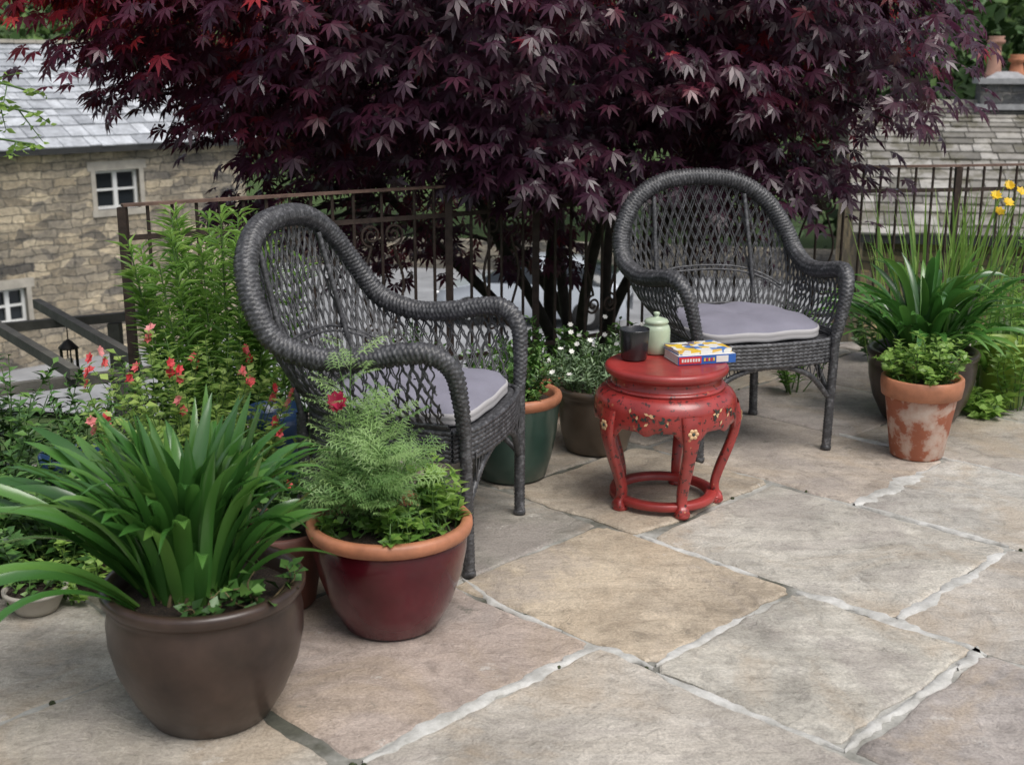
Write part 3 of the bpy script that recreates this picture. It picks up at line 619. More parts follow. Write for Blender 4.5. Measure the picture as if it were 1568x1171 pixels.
def chair(loc,rz):
    e=empty('wicker_armchair',loc,rz); R=np.array(R_);S=np.array(S_); mx=np.array([-1,1,1])
    full=np.vstack([(R*mx)[::-1],R[1:]]); P=resamp(spline(full,500),.003); 
    L=len(P); q=np.abs(np.linspace(-1,1,L)); rad=np.interp(q,[0,.35,.55,.75,.85,1],[.030,.031,.029,.028,.024,.018])
    mb=MB(); mb.add(*tube(P,rad,20,.125,.0135,2)); mb.build('arm_and_back_rim',[M_wick],e)
    mb=MB(); top=np.vstack([(R[:9]*mx)[::-1],R[1:9]]); bot=np.vstack([(S*mx)[::-1],S[1:]])
    n=600; T_=spline(top,n); B_=spline(bot,n); s=np.concatenate([[0],np.cumsum(np.linalg.norm(np.diff(T_,axis=0),axis=1))]); Ltot=s[-1]
    def ev(p,b_):
        u=np.interp(p*Ltot,s,np.arange(n)); t=np.array([np.interp(u,np.arange(n),T_[:,i]) for i in range(3)]); bo=np.array([np.interp(u,np.arange(n),B_[:,i]) for i in range(3)])
        v=bo+(t-bo)*b_; out=np.array([t[0],max(t[1],0)*.7,0]); out=out/max(np.linalg.norm(out),1e-6); return v+out*.03*math.sin(math.pi*b_),np.linalg.norm(t-bo)
    ns=58
    for sg in(-1,1):
        for k in range(-6,ns+7):
            for dd in(0,.0034):
                p=k/ns+dd+U(-.0012,.0012); pts=[]; b_=0
                for st in range(26):
                    if 0<=p<=1:
                        v,h=ev(p,b_); pts.append(v+np.array([0,.0022*sg*math.cos(st*1.9+k),0]))
                    else: h=.3
                    b_+=1/25; p+=sg*.42*h/25/Ltot
                if len(pts)>3: mb.add(*tube(pts,.0024,4))
    for b_ in (.02,.05,.08):
        mb.add(*tube([ev(p,b_)[0] for p in np.linspace(0,1,120)],.006,6,.15,.02))
    for b_ in (.32,.35): mb.add(*tube([ev(p,b_)[0] for p in np.linspace(.27,.73,70)],.0045,6,.2,.02))
    mb.build('lattice_panels',[M_wick],e)
    mb=MB(); out=np.vstack([bot,[(.20,-.245,.41),(0,-.265,.41),(-.20,-.245,.41)],bot[:1]]); O=resamp(spline(out,300),.0045)
    for i in range(7): mb.add(*tube(O*np.array([1.015,1.015,1])+np.array([0,0,-.005-.0125*i]),.0085,8,.16,.02))
    k=len(O); V=np.concatenate([O*np.array([.98,.98,0])+[0,0,.405],O*np.array([.3,.3,0])+[0,0,.405]]); F=[(i,(i+1)%k,k+(i+1)%k,k+i) for i in range(k-1)]
    mb.add(V,F); V,F=lathe([(.001,.4055),(.1,.4055)],24); mb.add(V,F)
    mb.build('seat_frame',[M_wick],e)
    mb=MB()
    for sx in(-1,1):
        mb.add(*tube(resamp([(sx*.262,-.24,.41),(sx*.25,-.243,.0)],.003),.0165,12,.08,.011)); mb.add(*tube(resamp([(sx*.205,.26,.41),(sx*.212,.255,.0)],.003),.0165,12,.08,.011))
        mb.add(*tube(resamp(spline([(sx*.205,.26,.40),(sx*.2,.31,.6),(sx*.19,.375,.86)],20),.004),.0085,8,.08,.012))
        mb.add(*tube(resamp(spline([(sx*.252,-.24,.20),(sx*.25,-.10,.32),(sx*.24,.03,.345),(sx*.225,.16,.31),(sx*.21,.25,.20)],24),.004),.010,8,.12,.012))
        mb.add(*lathe([(.001,0),(.019,0),(.019,.012),(.016,.016)],12,(sx*.25,-.243,0))); mb.add(*lathe([(.001,0),(.019,0),(.019,.012),(.016,.016)],12,(sx*.212,.255,0)))
    for y,w in((-.24,.252),(.258,.208)):
        mb.add(*tube(resamp(spline([(-w,y,.19),(-w*.6,y-.01,.29),(0,y-.015,.325),(w*.6,y-.01,.29),(w,y,.19)],24),.004),.010,8,.12,.012))
    for i in range(15):
        x=-.20+.4*i/14; z1=.325-.11*(x/.24)**2
        for d in(-.02,.02): mb.add(*tube([(x,-.25,z1),(x+d,-.255,.345)],.0026,4))
    mb.build('legs_and_braces',[M_wick],e)
    k=72; a=np.arange(k)*2*math.pi/k; sup=lambda n_: (np.abs(np.cos(a))**n_+np.abs(np.sin(a))**n_)**(-1/n_)
    rr_=sup(4.5); ox=rr_*np.cos(a)*.245; oy=rr_*np.sin(a)*.235-.005; ox=ox*(1-.10*np.clip(oy/.235,0,1))
    prof=[(.02,.470),(.35,.474),(.6,.474),(.8,.469),(.92,.459),(.985,.446)]; side=[(.985,.446),(1.0,.444),(1.004,.436),(.998,.430),(.995,.424),(1.002,.418),(.985,.412),(.9,.411)]
    cb=MB(); f1,f2=U(0,6),U(0,6)
    def rings(pr,mi):
        V=[]
        for (f,z_) in pr:
            for i in range(k):
                zz_=z_+(.004*math.sin(7*ox[i]*f*6+f1)+.003*math.cos(oy[i]*f*31+f2) if f<.95 else .0025*math.sin(a[i]*9)); V.append((ox[i]*f,oy[i]*f,zz_))
        n_=len(pr);F=[(i*k+j,i*k+(j+1)%k,(i+1)*k+(j+1)%k,(i+1)*k+j) for i in range(n_-1) for j in range(k)]; F=[f[::-1] for f in F]; cb.add(V,F,mi)
    rings(prof,0); rings(side,1)
    cb.build('cushion',[M_cush,M_cushw],e)
    return e
chair((-.28,3.46,0),math.radians(73.7)); chair((.83,4.46,0),math.radians(16.3))
# ------------------------------------------------------------------ red lacquer stool
m,nt,b=nmat('red_lacquer'); n=noise_n(nt,9,5,.65); r=ramp(nt,[(.3,(.20,.018,.016)),(.7,(.40,.040,.034))]); nt.links.new(n.outputs['Fac'],r.inputs[0])
tc=node(nt,'ShaderNodeTexCoord'); vo=node(nt,'ShaderNodeTexVoronoi'); vo.inputs['Scale'].default_value=30; nt.links.new(tc.outputs['Object'],vo.inputs['Vector'])
nn2=noise_n(nt,60,3,.65); mr=ramp(nt,[(.585,(0,0,0)),(.61,(1,1,1))]); nt.links.new(nn2.outputs['Fac'],mr.inputs[0])
c=mixc(nt,mr.outputs[0],r.outputs[0],(.06,.014,.012)); vr=ramp(nt,[(.12,(1,1,1)),(.15,(0,0,0))]); nt.links.new(vo.outputs['Distance'],vr.inputs[0])
n7=noise_n(nt,7,2,.5); gm=ramp(nt,[(.48,(0,0,0)),(.53,(.7,.7,.7))]); nt.links.new(n7.outputs['Fac'],gm.inputs[0]); mm=mixc(nt,1.0,vr.outputs[0],gm.outputs[0],'MULTIPLY')
c=mixc(nt,mm,c,(.5,.25,.12)); nt.links.new(c,b.inputs['Base Color']); b.inputs['Roughness'].default_value=.36; b.inputs['Coat Weight'].default_value=.5; b.inputs['Coat Roughness'].default_value=.2
bump(nt,b,n.outputs['Fac'],.15,.004); M_lac=m
M_lacp=simple('plain_red_lacquer',(.29,.030,.026),.42,.32,9,.15,.002,coat=.25)
M_gold=simple('painted_cream_gold',(.62,.40,.22),.5,.2); M_dk=simple('painted_dark_green',(.02,.035,.03),.45,.2)
st=empty('red_garden_stool',(.482,3.757,0),0); mb=MB()
mb.add(*lathe([(.001,.452),(.17,.452),(.184,.453),(.190,.448),(.193,.440),(.190,.430),(.182,.424),(.176,.422),(.172,.418)],72),m=1)
mb.add(*lathe([(.172,.418),(.172,.398),(.176,.394),(.184,.391),(.186,.386),(.182,.382)],72),m=0)
mb.add(*lathe([(.182,.382),(.196,.378),(.209,.368),(.219,.352),(.223,.335),(.223,.318)],72),m=0)
mb.build('seat_top',[M_lac,M_lacp],st)
k=300; a=np.arange(k)*2*math.pi/k; legA=[math.radians(-76+72*i) for i in range(5)]
zb=[]
for x in a:
    d=min(abs((x-l+math.pi)%(2*math.pi)-math.pi) for l in legA)/(math.pi/5)
    zb.append(.250 if d<.18 else .250+.034*min(1,(d-.18)/.22)-.012*max(0,math.cos((d-1)*math.pi*2.5))*(d>.7) )
zb=np.array(zb); mb=MB()
def ringz(r,z): return np.stack([r*np.cos(a),r*np.sin(a),np.broadcast_to(z,(k,))],1)
Rg=[ringz(.223,.318),ringz(.2235,(.318+zb)/2),ringz(.220,zb+.003),ringz(.217,zb),ringz(.209,zb+.002),ringz(.209,.32)]
V=np.concatenate(Rg); F=[(i*k+j,(i+1)*k+j,(i+1)*k+(j+1)%k,i*k+(j+1)%k) for i in range(5) for j in range(k)]; mb.add(V,F); mb.build('apron',[M_lac],st)
for li,l in enumerate(legA):
    C=spline([(.216,.335),(.223,.29),(.218,.24),(.200,.18),(.178,.12),(.164,.07),(.166,.04),(.174,.022),(.170,.012)],30); w=np.interp(np.linspace(0,1,30),[0,.12,.3,.6,.8,.92,1],[.034,.030,.020,.0155,.015,.023,.019]); t=np.interp(np.linspace(0,1,30),[0,.15,.5,.8,.92,1],[.011,.014,.015,.013,.018,.016])
    kk=16; aa=np.arange(kk)*2*math.pi/kk; sq=(np.abs(np.cos(aa))**5+np.abs(np.sin(aa))**5)**(-.2); Tn=nrm(np.gradient(C,axis=0)); V=[]
    rad=np.array([math.cos(l),math.sin(l),0]); tan=np.array([-math.sin(l),math.cos(l),0])
    for i in range(30):
        nrm_=rad*Tn[i][1]*-1+np.array([0,0,1])*Tn[i][0]
        for j in range(kk): V.append(rad*C[i][0]+np.array([0,0,C[i][1]])+tan*w[i]*sq[j]*math.cos(aa[j])+nrm_*t[i]*sq[j]*math.sin(aa[j]))
    mb=MB(); F=[(i*kk+j,i*kk+(j+1)%kk,(i+1)*kk+(j+1)%kk,(i+1)*kk+j) for i in range(29) for j in range(kk)]; mb.add(V,F)
    mb.add(*lathe([(.001,0),(.022,0),(.026,.008),(.022,.016)],16,tuple(rad*.168)))
    for q in range(6):
        pa=q*math.pi/3; cpt=rad*.2385+np.array([0,0,.288])+tan*.011*math.cos(pa)+np.array([0,0,1])*.011*math.sin(pa)
        V,F=lathe([(.0005,.002),(.005,.0015),(.0065,0)],10); V=cpt+V[:,0:1]*tan+V[:,1:2]*np.array([0,0,1.])+V[:,2:3]*rad-rad*.001; mb.add(V,F,1)
    V,F=lathe([(.0005,.003),(.004,.002),(.005,0)],10); cpt=rad*.2385+np.array([0,0,.288]); mb.add(cpt+V[:,0:1]*tan+V[:,1:2]*np.array([0,0,1.])+V[:,2:3]*rad,F,2)
    mb.build('leg_%d'%(li+1),[M_lac,M_gold,M_dk],st)
mb=MB()
for i in range(5):
    l=legA[i]+math.pi/5
    for q in range(26):
        da=U(-.28,.28); z_=min(.340,.325+.018*math.sin(da*22)+U(-.012,.012)); r=.2235
        rad=np.array([math.cos(l+da),math.sin(l+da),0]); tan=np.array([-rad[1],rad[0],0]); dv=U(0,6.28)
        Yd=tan*math.cos(dv)+np.array([0,0,1])*math.sin(dv)
        scatter(mb,(np.array([[0,0,0],[.4,.5,.0],[0,1,0],[-.4,.5,.0]]),np.array([[0,1,2,3]])),[rad*(r+.0012)+[0,0,z_]],[Yd],[rad],.011,.017,0 if q%4 else 1,.5)
mb.build('painted_sprays',[M_dk,M_gold],st)
mb=MB(); mb.add(*lathe([(.135,.020),(.135,.038),(.140,.042),(.164,.042),(.170,.038),(.170,.022),(.165,.018),(.140,.018),(.135,.020)],72)); mb.build('base_ring',[M_lacp],st)
# ------------------------------------------------------------------ mug, jar, books
zt=.4535
M_blk=simple('black_glaze',(.018,.018,.02),.25,.2,10,.1,.001,coat=.4)
mb=MB(); mb.add(*lathe([(.001,0),(.036,0),(.040,.004),(.045,.04),(.048,.095),(.047,.098),(.044,.095),(.041,.03),(.034,.012),(.001,.01)],48))
mb.add(*tube(spline([(-.044,0,.08),(-.070,0,.074),(-.076,0,.05),(-.062,0,.028),(-.041,0,.022)],16),.006,8)); o=mb.build('black_mug',[M_blk]); o.location=(.384,3.80,zt); o.rotation_euler=(0,0,math.radians(-120))
mb=MB(); mb.add(*lathe([(.001,0),(.038,0),(.043,.006),(.045,.03),(.045,.078),(.041,.09),(.035,.095),(.038,.099),(.040,.102),(.035,.110),(.018,.116),(.008,.118),(.007,.123),(.011,.128),(.009,.133),(.001,.135)],48))
o=mb.build('lidded_ceramic_jar',[simple('celadon_glaze',(.42,.50,.36),.35,.12,14,.1,.001,coat=.3)]); o.location=(.462,3.888,zt)
M_pages=simple('book_pages',(.68,.66,.60),.9,.06,60,.3,.001)
def book(name,loc,rz,w,d,h,cover,cover2,spine):
    e=empty(name,loc,rz); mb=MB(); t=.0018
    mb.add(*box(t,w-.003,t,d-.003,t,h-t),m=0); mb.build('pages',[M_pages],e,False)
    mb=MB(); mb.add(*box(0,w,-.001,d,0,t-.0004),m=0); mb.add(*box(0,w,-.001,d,h-t+.0004,h),m=1); mb.add(*box(0,w,-.0022,.0012,0.0001,h-.0001),m=2); mb.build('cover',[cover,cover2,spine],e,False)
    return e
def patch(name,cl,scale=18):
    m,nt,b=nmat(name); tc=node(nt,'ShaderNodeTexCoord'); vo=node(nt,'ShaderNodeTexVoronoi'); vo.inputs['Scale'].default_value=scale; vo.inputs['Randomness'].default_value=.9; nt.links.new(tc.outputs['Object'],vo.inputs['Vector'])
    sp=node(nt,'ShaderNodeSeparateColor'); nt.links.new(vo.outputs['Color'],sp.inputs[0]); r=ramp(nt,[(i/len(cl),c_) for i,c_ in enumerate(cl)],'CONSTANT'); nt.links.new(sp.outputs[0],r.inputs[0]); nt.links.new(r.outputs[0],b.inputs['Base Color']); b.inputs['Roughness'].default_value=.35; return m
wht=(.72,.71,.67)
bc=simple('white_cover',wht,.35,.03); bl=simple('blue_cover',(.03,.12,.42),.35,.05); rd=simple('red_print',(.6,.03,.03),.4,.05)
cov=patch('illustrated_cover',[wht,(.75,.5,.05),wht,(.08,.2,.5),(.7,.45,.1),wht,(.15,.12,.14)],42)
e1=book('paperback_book',(.512,3.715,zt),math.radians(14),.19,.125,.028,bc,bc,bl)
mb=MB()
mb.add(*box(.002,.075,-.0036,-.0024,.003,.025),m=0); mb.add(*box(.125,.165,-.0036,-.0024,.004,.024),m=1)
for i in range(7): mb.add(*box(.010+.009*i,.016+.009*i,-.0046,-.0038,.009,.019),m=1)
for i in range(5): mb.add(*box(.084+.0075*i,.089+.0075*i,-.0036,-.0024,.009,.019),m=0 if i%2 else 2)
mb.build('spine_print',[rd,bc,simple('yellow_print',(.75,.5,.04),.4,.05)],e1,False)
book('illustrated_book',(.514,3.728,zt+.0285),math.radians(17),.180,.118,.012,bl,cov,cov)
# ------------------------------------------------------------------ pots
def pot(e,prof,mats,soil=None,k=72,split=None):
    mb=MB()
    if split:
        for (a,b_,mm_) in split: mb.add(*lathe(prof[a:b_+1],k),m=mm_)
    else: mb.add(*lathe(prof,k))
    mb.build('pot',mats,e)
    if soil:
        s=MB(); V,F=lathe([(soil[0],soil[1]),(soil[0]*.7,soil[1]+.008),(soil[0]*.35,soil[1]+.012),(.001,soil[1]+.01)],36); s.add(V,F[:,::-1]); s.build('soil',[M_soil],e)
M_brown=simple('brown_glaze',(.042,.026,.020),.36,.5,7,.35,.005,coat=.2,bscale=16,spec=.4)
M_redg=simple('oxblood_glaze',(.075,.005,.011),.2,.5,4,.12,.002,coat=.4,bscale=8,spec=.35)
M_rim=simple('terracotta_rim',(.42,.17,.09),.5,.3,10,.3,.003)
M_greeng=simple('green_glaze',(.03,.065,.05),.28,.3,6,.2,.003,coat=.4)
M_olive=simple('olive_brown_glaze',(.09,.065,.045),.4,.3,6,.2,.003,coat=.2)
M_blue=simple('blue_glaze',(.03,.07,.17),.3,.3,6,.2,.002,coat=.4)
M_lime=simple('lime_plastic',(.25,.36,.06),.4,.1)
e=empty('potted_agapanthus',(-.648,2.42,0)); pr=[(.001,0),(.115,0),(.128,.008),(.160,.06),(.190,.13),(.203,.19),(.204,.235),(.198,.268),(.196,.276),(.204,.282),(.211,.292),(.212,.304),(.206,.312),(.192,.312),(.184,.300),(.18,.26),(.17,.22)]
pot(e,pr,[M_brown],soil=(.182,.272))
mb=MB(); straps(mb,(-.03,.01,.27),95,.28,.45,.029,(70,90),(10,60),spread=.09); straps(mb,(-.03,.0,.27),60,.30,.45,.030,(64,86),(60,130),spread=.09,pw=2.4); straps(mb,(-.03,0,.27),14,.30,.40,.029,(52,66),(40,90),spread=.08,az=(.8,3.2))
straps(mb,(-.10,-.07,.27),4,.46,.54,.028,(38,50),(125,155),az=(3.4,3.85),spread=.02,tone=.7); straps(mb,(-.06,-.02,.27),24,.38,.52,.028,(45,68),(45,95),az=(2.5,3.5),spread=.05)
straps(mb,(0.02,0,.27),9,.28,.36,.027,(50,68),(40,80),az=(-.6,.7),spread=.05)
mb.build('strap_leaves',[M_strap],e)
mb=MB(); bush(mb,(.13,-.06,.275),8,.10,.08,7,.045,.034,tone=.45,hmin=.4); bush(mb,(.02,-.11,.275),7,.05,.08,5,.036,.026,tone=.3,hmin=.4)
for i in range(30):
    a=U(0,6.28); r=U(.02,.09); p=np.array([r*math.cos(a)-.03,r*math.sin(a),.275]); mb.add(*tube([p,p+[U(-.01,.01),U(-.01,.01),U(.02,.04)]],[.006,.003],5),m=1)
mb.build('underplanting',[M_green,simple('dry_stem',(.16,.12,.06),.9)],e)
e=empty('potted_marguerite',(-.30,2.86,0)); pr=[(.001,0),(.105,0),(.118,.008),(.152,.07),(.176,.14),(.188,.20),(.190,.235),(.188,.243),(.200,.250),(.204,.262),(.203,.274),(.196,.281),(.182,.281),(.175,.272),(.17,.23),(.165,.2)]
pot(e,pr,[M_redg,M_rim],soil=(.174,.248),split=[(0,7,0),(7,15,1)])
mb=MB(); bush(mb,(-.04,.02,.25),17,.25,.14,10,.13,.13,tm=FEA,tone=.6,up=.6,hmin=.5,br=.5)
bush(mb,(-.07,.02,.25),4,.48,.045,14,.12,.12,tm=FEA,tone=.8,up=.5,lean=(-.01,0),hmin=.88)
bush(mb,(-.05,.0,.25),6,.33,.13,9,.12,.12,tm=FEA,tone=.75,up=.6,lean=(.05,-.02),hmin=.6)
mb.build('feathery_foliage',[M_feath,M_stem],e)
mb=MB(); bush(mb,(.12,.0,.25),20,.19,.07,14,.045,.030,tone=.8,hmin=.4,br=.7); bush(mb,(0.03,-.10,.25),26,.09,.08,10,.04,.028,tone=.6,hmin=.4,br=.8); bush(mb,(-.1,-.06,.25),10,.07,.06,8,.04,.028,tone=.35,hmin=.4,br=.8)
mb.build('mint_foliage',[M_bright,M_stem],e)
mb=MB(); P=spline([(-.08,0,.25),(-.12,0,.42),(-.118,-.01,.575)],10); mb.add(*tube(P,.0025,4),m=1)
for q in range(5): scatter(mb,FL,[P[-1]],[(.35*math.cos(q*1.9),-.75+.3*math.sin(q*2),.5)],[(U(-1,1),0,1)],.022,.028,0,.1+.2*q)
mb.build('crimson_flower',[M_crim,M_stem],e)
e=empty('small_plant_pot',(-.60,2.98,0)); pot(e,[(.001,0),(.08,0),(.09,.01),(.12,.17),(.135,.18),(.138,.215),(.128,.22),(.118,.21),(.11,.15)],[simple('dark_terracotta',(.14,.055,.04),.6,.3)],soil=(.116,.18))
mb=MB(); bush(mb,(0,0,.18),16,.18,.13,12,.045,.03,tone=.4); mb.build('foliage',[M_green,M_stem],e)
e=empty('green_plant_pot',(.0,4.0,0)); pr=[(.001,0),(.10,0),(.115,.01),(.135,.08),(.150,.16),(.157,.23),(.158,.26),(.165,.268),(.168,.28),(.165,.292),(.158,.297),(.146,.296),(.14,.285),(.135,.24),(.13,.2)]
pot(e,pr,[M_greeng,M_rim],soil=(.139,.262),split=[(0,6,0),(6,14,1)])
mb=MB(); bush(mb,(0,0,.262),26,.24,.16,22,.04,.018,tone=.6,up=.9); bush(mb,(.03,-.04,.262),14,.09,.11,12,.03,.02,tone=.7,hmin=.4)
mb.build('foliage',[M_green,M_stem],e)
e=empty('brown_plant_pot',(.305,4.30,0)); pr=[(.001,0),(.10,0),(.112,.01),(.128,.07),(.137,.14),(.139,.19),(.137,.205),(.144,.212),(.148,.225),(.146,.238),(.138,.242),(.126,.238),(.122,.2),(.12,.17)]
pot(e,pr,[M_olive],soil=(.124,.21))
mb=MB(); tips=bush(mb,(0,0,.21),60,.22,.20,26,.034,.011,tone=.6,up=.9,hmin=.4,br=.6)
mb.build('grey_foliage',[M_grey,M_stem],e)
mb=MB(); tp=np.array(tips)[::9]; scatter(mb,FL,tp+[0,0,.012],np.tile([0,-.5,.8],(len(tp),1))+rng.normal(0,.2,(len(tp),3)),rng.normal(0,1,(len(tp),3)),.011,.012,0,.6); mb.build('white_flowers',[M_white],e)
mb=MB()
for (x,y,H,R,n_,t) in ((-.35,4.55,.45,.2,18,.4),(.10,4.75,.36,.22,24,.6),(.42,4.95,.36,.22,26,.6),(.75,5.25,.34,.2,18,.45),(-.05,4.5,.36,.16,20,.7),(.15,5.05,.38,.2,16,.4),(1.3,5.6,.35,.2,18,.4),(1.75,5.7,.3,.22,18,.5),(-.7,4.3,.5,.2,16,.4)):
    bush(mb,(x,y,0),n_,H,R,22,.055,.026,tone=t,up=.7)
strip=mb.build('border_plants',[M_green,M_stem])
mb=MB()
for (x,y,z) in [(U(-.1,.7),U(4.55,5.0),U(.26,.36)) for _ in range(16)]: scatter(mb,FL,[(x,y,z)],[(U(-.3,.3),-.6,.7)],[(U(-1,1),0,1)],.012,.013,0,.6)
mb.build('border_flowers',[M_white],strip)
for (x,y,r,h,mt,nm) in ((.12,4.78,.12,.17,M_terra,'terracotta_bowl'),(.45,4.95,.13,.16,M_olive,'shallow_plant_pot')):
    e=empty(nm,(x,y,0)); pot(e,[(.001,0),(r*.75,0),(r*.8,.01),(r,h-.03),(r*1.08,h-.025),(r*1.08,h),(r*.95,h),(r*.9,h-.05)],[mt],soil=(r*.93,h-.03))
m,nt,b=nmat('limewashed_terracotta'); n1=noise_n(nt,11,5,.65); n2=noise_n(nt,6,4,.6); r=ramp(nt,[(.47,(.36,.12,.065)),(.53,(.50,.33,.26)),(.66,(.56,.45,.38))]); nt.links.new(n1.outputs['Fac'],r.inputs[0])
r2=ramp(nt,[(.3,(.75,.72,.7)),(.7,(1.1,1.1,1.1))]); nt.links.new(n2.outputs['Fac'],r2.inputs[0]); nt.links.new(mixc(nt,1.0,r.outputs[0],r2.outputs[0],'MULTIPLY'),b.inputs['Base Color']); b.inputs['Roughness'].default_value=.8; bump(nt,b,n1.outputs['Fac'],.3,.003)
e=empty('terracotta_plant_pot',(1.447,4.235,0)); pr=[(.001,0),(.088,0),(.092,.006),(.122,.21),(.124,.222),(.137,.224),(.142,.262),(.141,.285),(.136,.29),(.125,.288),(.118,.25),(.115,.22)]
pot(e,pr,[m,M_rim],soil=(.12,.262),split=[(0,4,0),(4,11,1)])
mb=MB(); bush(mb,(0,0,.262),46,.19,.17,22,.038,.024,tone=.7,hmin=.4,br=.55); mb.build('leafy_foliage',[M_bright,M_stem],e)
e=empty('potted_lily',(1.60,4.70,0)); pr=[(.001,0),(.12,0),(.14,.01),(.18,.09),(.20,.17),(.203,.22),(.20,.245),(.208,.255),(.212,.27),(.205,.28),(.19,.28),(.182,.25),(.17,.2)]
pot(e,pr,[M_brown],soil=(.184,.24))
mb=MB(); straps(mb,(0,0,.24),90,.36,.54,.032,(50,88),(40,120),spread=.12,tone=.45,pw=2); straps(mb,(0,0,.24),34,.40,.54,.03,(40,60),(60,110),spread=.12,tone=.6); mb.build('strap_leaves',[M_strap],e)
mb=MB()
straps(mb,(1.75,5.1,0),70,.6,.95,.009,(78,90),(4,28),spread=.24,tone=.75); straps(mb,(2.0,5.35,0),50,.5,.9,.009,(76,90),(4,30),spread=.25,tone=.7)
straps(mb,(2.05,5.0,0),44,.35,.58,.028,(60,86),(30,100),spread=.12,tone=.6)
mb.build('tall_grass_clump',[M_bright])
mb=MB(); bush(mb,(2.25,5.2,0),34,.66,.3,24,.055,.028,tone=.7,up=.7); bush(mb,(2.05,4.85,0),24,.42,.2,20,.055,.03,tone=.7,up=.6); bush(mb,(2.5,5.5,0),30,.75,.35,24,.05,.02,tone=.5,up=.7); bush(mb,(1.2,5.1,0),14,.25,.15,14,.045,.02,tone=.4)
bush(mb,(1.85,4.75,0),14,.1,.14,10,.07,.045,tone=.8,hmin=.4)
mb.build('perennial_border',[M_bright,M_stem])
mb=MB()
for (x,y,z) in ((1.94,5.0,.84),(2.0,5.02,.81),(2.06,5.05,.85),(1.98,5.05,.77),(2.1,5.0,.80),(2.03,5.1,.87),(2.15,5.1,.83)):
    mb.add(*tube(spline([(x+U(-.06,.06),y+.05,0),(x+.01,y,.4),(x,y,z)],10),.0025,4),m=1)
    for q in range(2): scatter(mb,FL,[(x,y,z)],[(U(-.3,.3),-.6,.6)],[(U(-1,1),0,1)],.022,.026,0,U(0,1))
mb.build('welsh_poppies',[M_yel,M_stem])
e=empty('lime_green_bucket',(2.0,4.90,0)); pot(e,[(.001,0),(.075,0),(.08,.005),(.10,.26),(.108,.262),(.108,.272),(.098,.272),(.09,.2)],[M_lime],soil=(.09,.22))
# ------------------------------------------------------------------ left bed
m_=MB(); bp=[(-2.6,3.0),(-1.75,2.98),(-1.1,3.02),(-.86,3.35),(-.78,3.7),(-.45,4.1),(-.3,4.6),(-.35,4.9),(-1.35,4.28),(-2.6,3.05)]
bp=np.array(bp); cen=np.array([-1.1,3.75]); V=[];k=len(bp)
for f,z_ in ((1,0.004),(.93,.03),(.5,.05),(.01,.05)): V+=[(cen[0]+(x-cen[0])*f,cen[1]+(y-cen[1])*f,z_) for x,y in bp]
F=[(i*k+(j+1)%k,i*k+j,(i+1)*k+j,(i+1)*k+(j+1)%k) for i in range(3) for j in range(k)]; m_.add(V,F); m_.build('soil_bed',[M_soil])
mb=MB()
for i in range(26):
    a=U(0,6.28); r=.27*math.sqrt(U(0,1)); b0=np.array([-.96+r*.6*math.cos(a),4.02+r*.6*math.sin(a),0]); H=U(.66,.92); e_=b0+np.array([r*.6*math.cos(a),r*.6*math.sin(a),H])
    stem(mb,spline([b0,(b0+e_)/2,e_],12),110,.10,.016,0,1,.55,.2,.25,.6,OV,.005,.25)
mb.build('euphorbia_plant',[M_bright,M_stem])
mb=MB(); tips=bush(mb,(-.90,3.36,0),76,.68,.36,34,.044,.030,tone=.6,up=.4,hmin=.5,br=.4,sr=.0022)
sal=mb.build('salvia_plant',[M_salv,M_stem])
mb=MB(); ts=np.array(tips)
for t_ in ts[::4]:
    for q in range(2):
        p=t_+np.array([U(-.015,.015),U(-.015,.015),-.03*q+.02]); scatter(mb,FL,[p,p],[(U(-1,1),-.5,.3),(U(-1,1),-.3,.4)],[(0,0,1),(1,0,1)],.012,.018,0,U(0,1))
mb.build('salvia_flowers',[M_pink],sal)
mb=MB(); bush(mb,(-1.28,3.25,0),44,.46,.26,28,.05,.028,tone=.55,up=.5); bush(mb,(-1.55,3.55,0),44,.58,.32,26,.055,.03,tone=.5,up=.5); bush(mb,(-1.95,3.7,-.1),40,.62,.35,26,.055,.03,tone=.6)
bush(mb,(-1.3,3.8,0),26,.5,.25,22,.05,.02,tone=.45); bush(mb,(-.72,3.85,0),26,.52,.2,22,.045,.02,tone=.45,up=.6); bush(mb,(-1.7,3.2,0),36,.40,.28,24,.05,.03,tone=.65)
bush(mb,(-1.22,3.12,0),34,.34,.22,24,.045,.026,tone=.4); bush(mb,(-1.45,3.1,0),30,.36,.24,24,.05,.028,tone=.5)
bush(mb,(-.62,3.3,0),18,.3,.16,16,.04,.022,tone=.35)
mb.build('shrub_border',[M_green,M_stem])
mb=MB(); bush(mb,(-1.08,3.06,0),40,.16,.2,18,.035,.018,tone=.8,hmin=.4,br=.7); bush(mb,(-1.45,3.0,0),34,.2,.22,16,.035,.018,tone=.7,hmin=.4,br=.7); bush(mb,(-.95,3.2,0),24,.24,.16,16,.035,.018,tone=.6)
mb.build('low_flowering_plant',[M_bright,M_stem])
for nm,x,y,r,h,mt in (('blue_plant_pot',-.74,3.72,.08,.32,M_blue),('blue_glazed_pot',-1.30,3.50,.09,.24,M_blue),('stone_plant_pot',-1.22,2.94,.075,.06,M_dress)):
    e=empty(nm,(x,y,0)); pot(e,[(.001,0),(r*.7,0),(r*.75,.01),(r,h*.8),(r*1.08,h*.85),(r*1.08,h),(r*.96,h),(r*.9,h*.7)],[mt],soil=(r*.93,h*.85))
mb=MB(); bush(mb,(-1.22,2.94,.05),14,.07,.07,8,.03,.02,tone=.6,hmin=.4,br=.7); mb.build('seedlings',[M_green,M_stem],e,loc=(1.22,-2.94,0))
mb=MB()
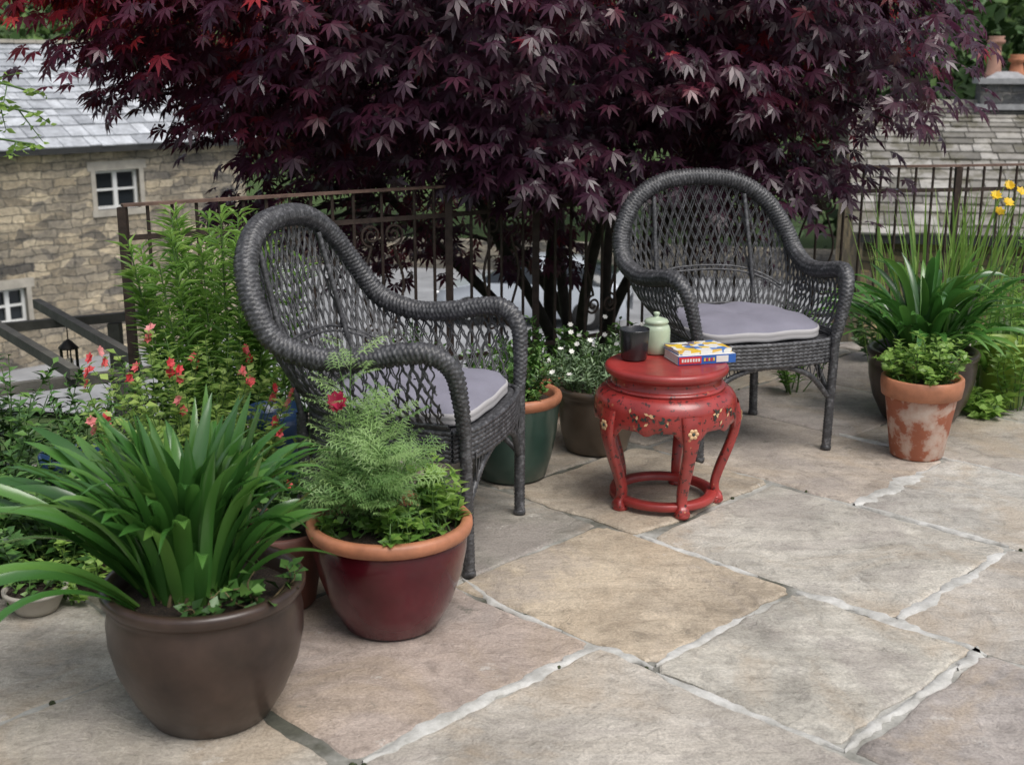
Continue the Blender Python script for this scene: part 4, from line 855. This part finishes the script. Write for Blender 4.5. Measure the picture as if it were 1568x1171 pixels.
for _ in range(70):
    x=U(-4.5,.6); y=U(3.0,8.5); d=float(outd(np.array(x),np.array(y)))
    if d<.1 or d>3.2: continue
    z=-.5-.62*d; nl=150; v=nrm(rng.normal(0,1,(nl,3))); v[:,2]=abs(v[:,2]); p=np.array([x,y,z])+v*np.array([.38,.38,.3])*rng.uniform(.5,1,(nl,1))
    scatter(mb,OV,p,v+rng.normal(0,.6,(nl,3)),rng.normal(0,.5,(nl,3))+[0,0,1],.035,.065,0,np.clip(.4+.25*v[:,2]+U(-.2,.2)+rng.normal(0,.12,nl),0,1))
mb.build('bank_groundcover',[M_green])
# ------------------------------------------------------------------ light, world, camera
w=bpy.data.worlds.new('World'); sc.world=w; w.use_nodes=True; nt=w.node_tree; bg=nt.nodes['Background']
sky=nt.nodes.new('ShaderNodeTexSky'); sky.sky_type='NISHITA'; sky.sun_disc=False; sky.sun_elevation=math.radians(60); sky.air_density=1.0; sky.dust_density=3.0; sky.ozone_density=.6
hs=nt.nodes.new('ShaderNodeHueSaturation'); hs.inputs['Saturation'].default_value=.45; nt.links.new(sky.outputs[0],hs.inputs['Color']); nt.links.new(hs.outputs[0],bg.inputs[0]); bg.inputs[1].default_value=.15
S=bpy.data.lights.new('sun','SUN'); S.energy=2.4; S.angle=math.radians(38); S.color=(1,.97,.93); so=bpy.data.objects.new('sun',S); sc.collection.objects.link(so)
az=math.radians(140); el=math.radians(60); dv=Vector((math.sin(az)*math.cos(el),math.cos(az)*math.cos(el),math.sin(el))); so.rotation_euler=dv.to_track_quat('Z','Y').to_euler(); sky.sun_rotation=az
cam=bpy.data.cameras.new('camera'); co=bpy.data.objects.new('camera',cam); sc.collection.objects.link(co); co.location=(0,0,1.36); co.rotation_euler=(math.radians(75.5),0,0)
cam.sensor_width=36; cam.lens=43.6; cam.clip_start=.05; cam.clip_end=1500; cam.dof.use_dof=True; cam.dof.focus_distance=3.7; cam.dof.aperture_fstop=5.6
sc.camera=co
sc.view_settings.view_transform='Standard'; sc.view_settings.look='None'; sc.view_settings.exposure=0
